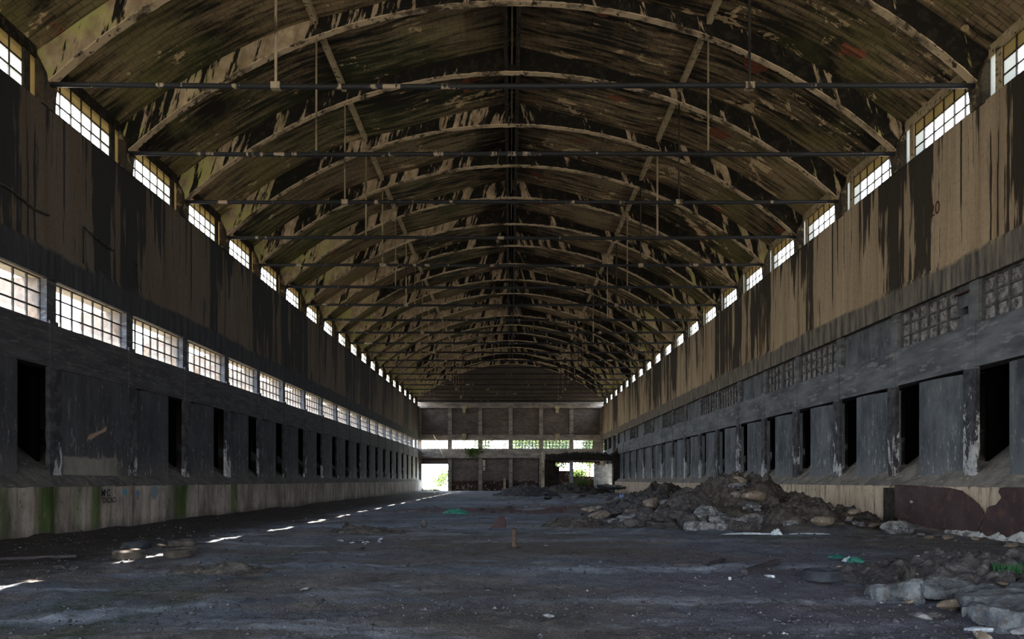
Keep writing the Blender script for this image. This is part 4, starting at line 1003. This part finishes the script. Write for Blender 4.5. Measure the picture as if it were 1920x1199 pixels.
plate([(28.0, 1.52), (28.0, .35), (27.2, .22), (26.2, .12), (25.0, .10), (23.9, .12), (23.6, .18), (23.1, .16), (22.75, .6), (23.0, .95), (23.9, 1.36), (24.6, 1.46)], 'large rusted steel plate bolted on the plinth, with white fleck')
plate([(22.78, .62), (23.08, .2), (22.8, .02), (22.2, -.02), (21.9, .3), (21.5, .32), (21.2, .08), (19.5, .1), (18.0, .1), (18.0, 1.5), (21.6, 1.5), (22.05, 1.48), (22.1, 1.36), (21.95, 1.2), (22.3, .95), (22.6, .92)], 'torn rusted steel plate with bite out of its top, nearest to camera', 13.95)
o = put_rock('w2', 13.9, 26.8, .1, .1, .16, 'chip', 'tiny white fleck stuck on the large rusted plate', None, tilt=0, z=.9, cat='fleck')
# exposed white concrete below the plates
v, f = [], []; n = 60
for i in range(n + 1):
    y = 17.5 + 7.5 * i / n; zt = .10 + .22 * fbm(y * 2.1, 3, 0, 6) + (.05 if y < 22 else -.05)
    v += [(13.86, y, -.2), (13.86 + .02 * fbm(y * 4, 2), y, zt * .6), (13.98, y, zt + .1)]
    if i:
        a, b_ = (i - 1) * 3, i * 3; f += [(a, b_, b_ + 1, a + 1), (a + 1, b_ + 1, b_ + 2, a + 2)]
obj('plaster_foot', v, f, m_simple('exposed pale plaster', (.13, .12, .11), (.42, .42, .40), 3, t=(.38, .5)), wright)
# black block painting the shade of the broken plinth gap left of the plate
MB().box(13.98, 14.2, 28.1, 29.0, .05, 1.42).build('gap_shade_block', M_black, wright)

# rebar exposed on the nearest right post
rb = MB()
for yy in (29.2, 29.35, 29.5): rb.tube([(14.47, yy, 1.75), (14.46, yy + .02, 2.35)], .012, 5)
for zz in (1.95, 2.1, 2.25): rb.tube([(14.455, 29.12, zz), (14.455, 29.58, zz)], .008, 5)
rb.build('rebar', M_rust, wright)

# ------------------------------------------------------------------ grass tufts
def tuft(name, x, y, n, h, rad, mat, label, seed, z=None, stuff=False):
    rr = random.Random(seed); v, f = [], []
    for i in range(n):
        a = rr.random() * 6.28; d = rad * rr.random() ** .5; px, py = d * math.cos(a), d * math.sin(a) * .7; hh = h * rr.uniform(.5, 1.1); w = .008 + .004 * rr.random() * (1 + h)
        lx, ly = rr.gauss(0, .25) * hh, rr.gauss(0, .2) * hh; b = rr.random() * 6.28; cx_, sx2 = math.cos(b) * w, math.sin(b) * w; n0 = len(v)
        v += [(px - cx_, py - sx2, 0), (px + cx_, py + sx2, 0), (px + lx * .4 + cx_ * .7, py + ly * .4 + sx2 * .7, hh * .6), (px + lx * .4 - cx_ * .7, py + ly * .4 - sx2 * .7, hh * .6), (px + lx, py + ly, hh)]
        f += [(n0, n0 + 1, n0 + 2, n0 + 3), (n0 + 3, n0 + 2, n0 + 4)]
    o = obj(name, v, f, mat); o.location = (x, y, (zf(x, y) if z is None else z) - .02); thing(o, label, 'grass'); return o
tuft('grass_tuft', 7.75, 12.0, 300, .16, .3, M_grass_deep, 'deep green grass tuft behind the largest slab', 1, z=.28)
M_straw = m_simple('dry straw', (.035, .03, .027), (.09, .08, .07), 3)
tuft('grass_tuft', 6.25, 12.3, 120, .24, .13, M_straw, 'dry straw tuft leaning at the left of the near heap', 2, z=.1)
tuft('grass_tuft', 7.0, 12.4, 120, .14, .3, M_straw, 'dry straw tuft between the other two tufts', 3, z=.2)
tuft('grass_tuft', -12.5, 121.6, 900, .55, 1.6, M_grass, 'grass growing at the sill of the bright doorway', 4)
tuft('grass_tuft', 11.0, 119, 900, 2.2, 1.2, M_grass, 'tall weeds growing under the far corner opening', 5)
# ivy hanging at end window
rr = random.Random(9); v, f = [], []
for i in range(500):
    x = -5.9 + rr.gauss(0, .6); z = 6.75 - abs(rr.gauss(0, .7)); y = 121.85 - rr.random() * .15; s = .08 + .05 * rr.random(); n0 = len(v)
    d1 = Vector((rr.gauss(0, 1), rr.gauss(0, .4), rr.gauss(0, 1))).normalized() * s; d2 = Vector((rr.gauss(0, 1), rr.gauss(0, .4), rr.gauss(0, 1))).normalized() * s
    p = Vector((x, y, z)); v += [p - d1, p + d2, p + d1, p - d2]; f.append((n0, n0 + 1, n0 + 2, n0 + 3))
thing(obj('ivy', v, f, M_leaf), 'green ivy hanging below the end wall windows', 'ivy')

# ------------------------------------------------------------------ outside beyond the end wall
n = 40; v, f = [], []
for j in range(n):
    for i in range(n):
        x = -60 + 120 * i / (n - 1); y = 122.4 + 110 * j / (n - 1); v.append((x, y, -.05 + max(0, y - 135) * .05 + .3 * fbm(x * .1, y * .1)*min(1,(y-122.4)/8)))
        if i and j: f.append((j * n + i - n - 1, j * n + i - n, j * n + i, j * n + i - 1))
obj('ground', v, f, M_field, None, True, kind='structure')
def tree(x, y, h, r, label, seed, cat='tree', n=1500, trunk=True, group=None):
    root = empty('tree' if trunk else 'bush', (x, y, max(0, y - 135) * .05)); thing(root, label, cat, group); rr = random.Random(seed)
    if trunk: MB().tube([(0, 0, -.2), (.1, 0, h * .3), (.2, .1, h * .75)], [.25, .2, .08], 8).build('trunk', M_bark, root, True)
    v, f = [], []
    cl = [(rr.gauss(0, r * .4), rr.gauss(0, r * .4), h * rr.uniform(.35 if trunk else .2, .9)) for _ in range(14)]
    for i in range(n):
        c = cl[i % 14]; p = Vector((rr.gauss(0, r * .28) + c[0], rr.gauss(0, r * .28) + c[1], max(.1, rr.gauss(0, r * .25) + c[2]))); s = .12 + .1 * rr.random(); n0 = len(v)
        d1 = Vector((rr.gauss(0, 1), rr.gauss(0, 1), rr.gauss(0, 1))).normalized() * s; d2 = Vector((rr.gauss(0, 1), rr.gauss(0, 1), rr.gauss(0, 1))).normalized() * s
        v += [p - d1, p + d2, p + d1, p - d2]; f.append((n0, n0 + 1, n0 + 2, n0 + 3))
    obj('foliage', v, f, M_leaf, root)
tree(-13.2, 146, 3.0, 1.6, 'green bush seen through the bright doorway', 1, 'bush', 700, False)
tree(2.5, 140, 12, 3.0, 'leafy tree behind the fourth end window', 2, n=6000)
tree(7.8, 133, 11.5, 3.0, 'leafy tree behind the fifth end window', 3, n=7000)
tree(14.2, 139, 12, 3.2, 'leafy tree behind the last end window', 4, n=7000)
tree(-5.2, 141, 10.5, 1.8, 'slender tree behind the second end window', 5)
tree(11.5, 128, 3.6, 1.3, 'bush growing just outside the far corner opening', 6, 'bush', 1400, False)
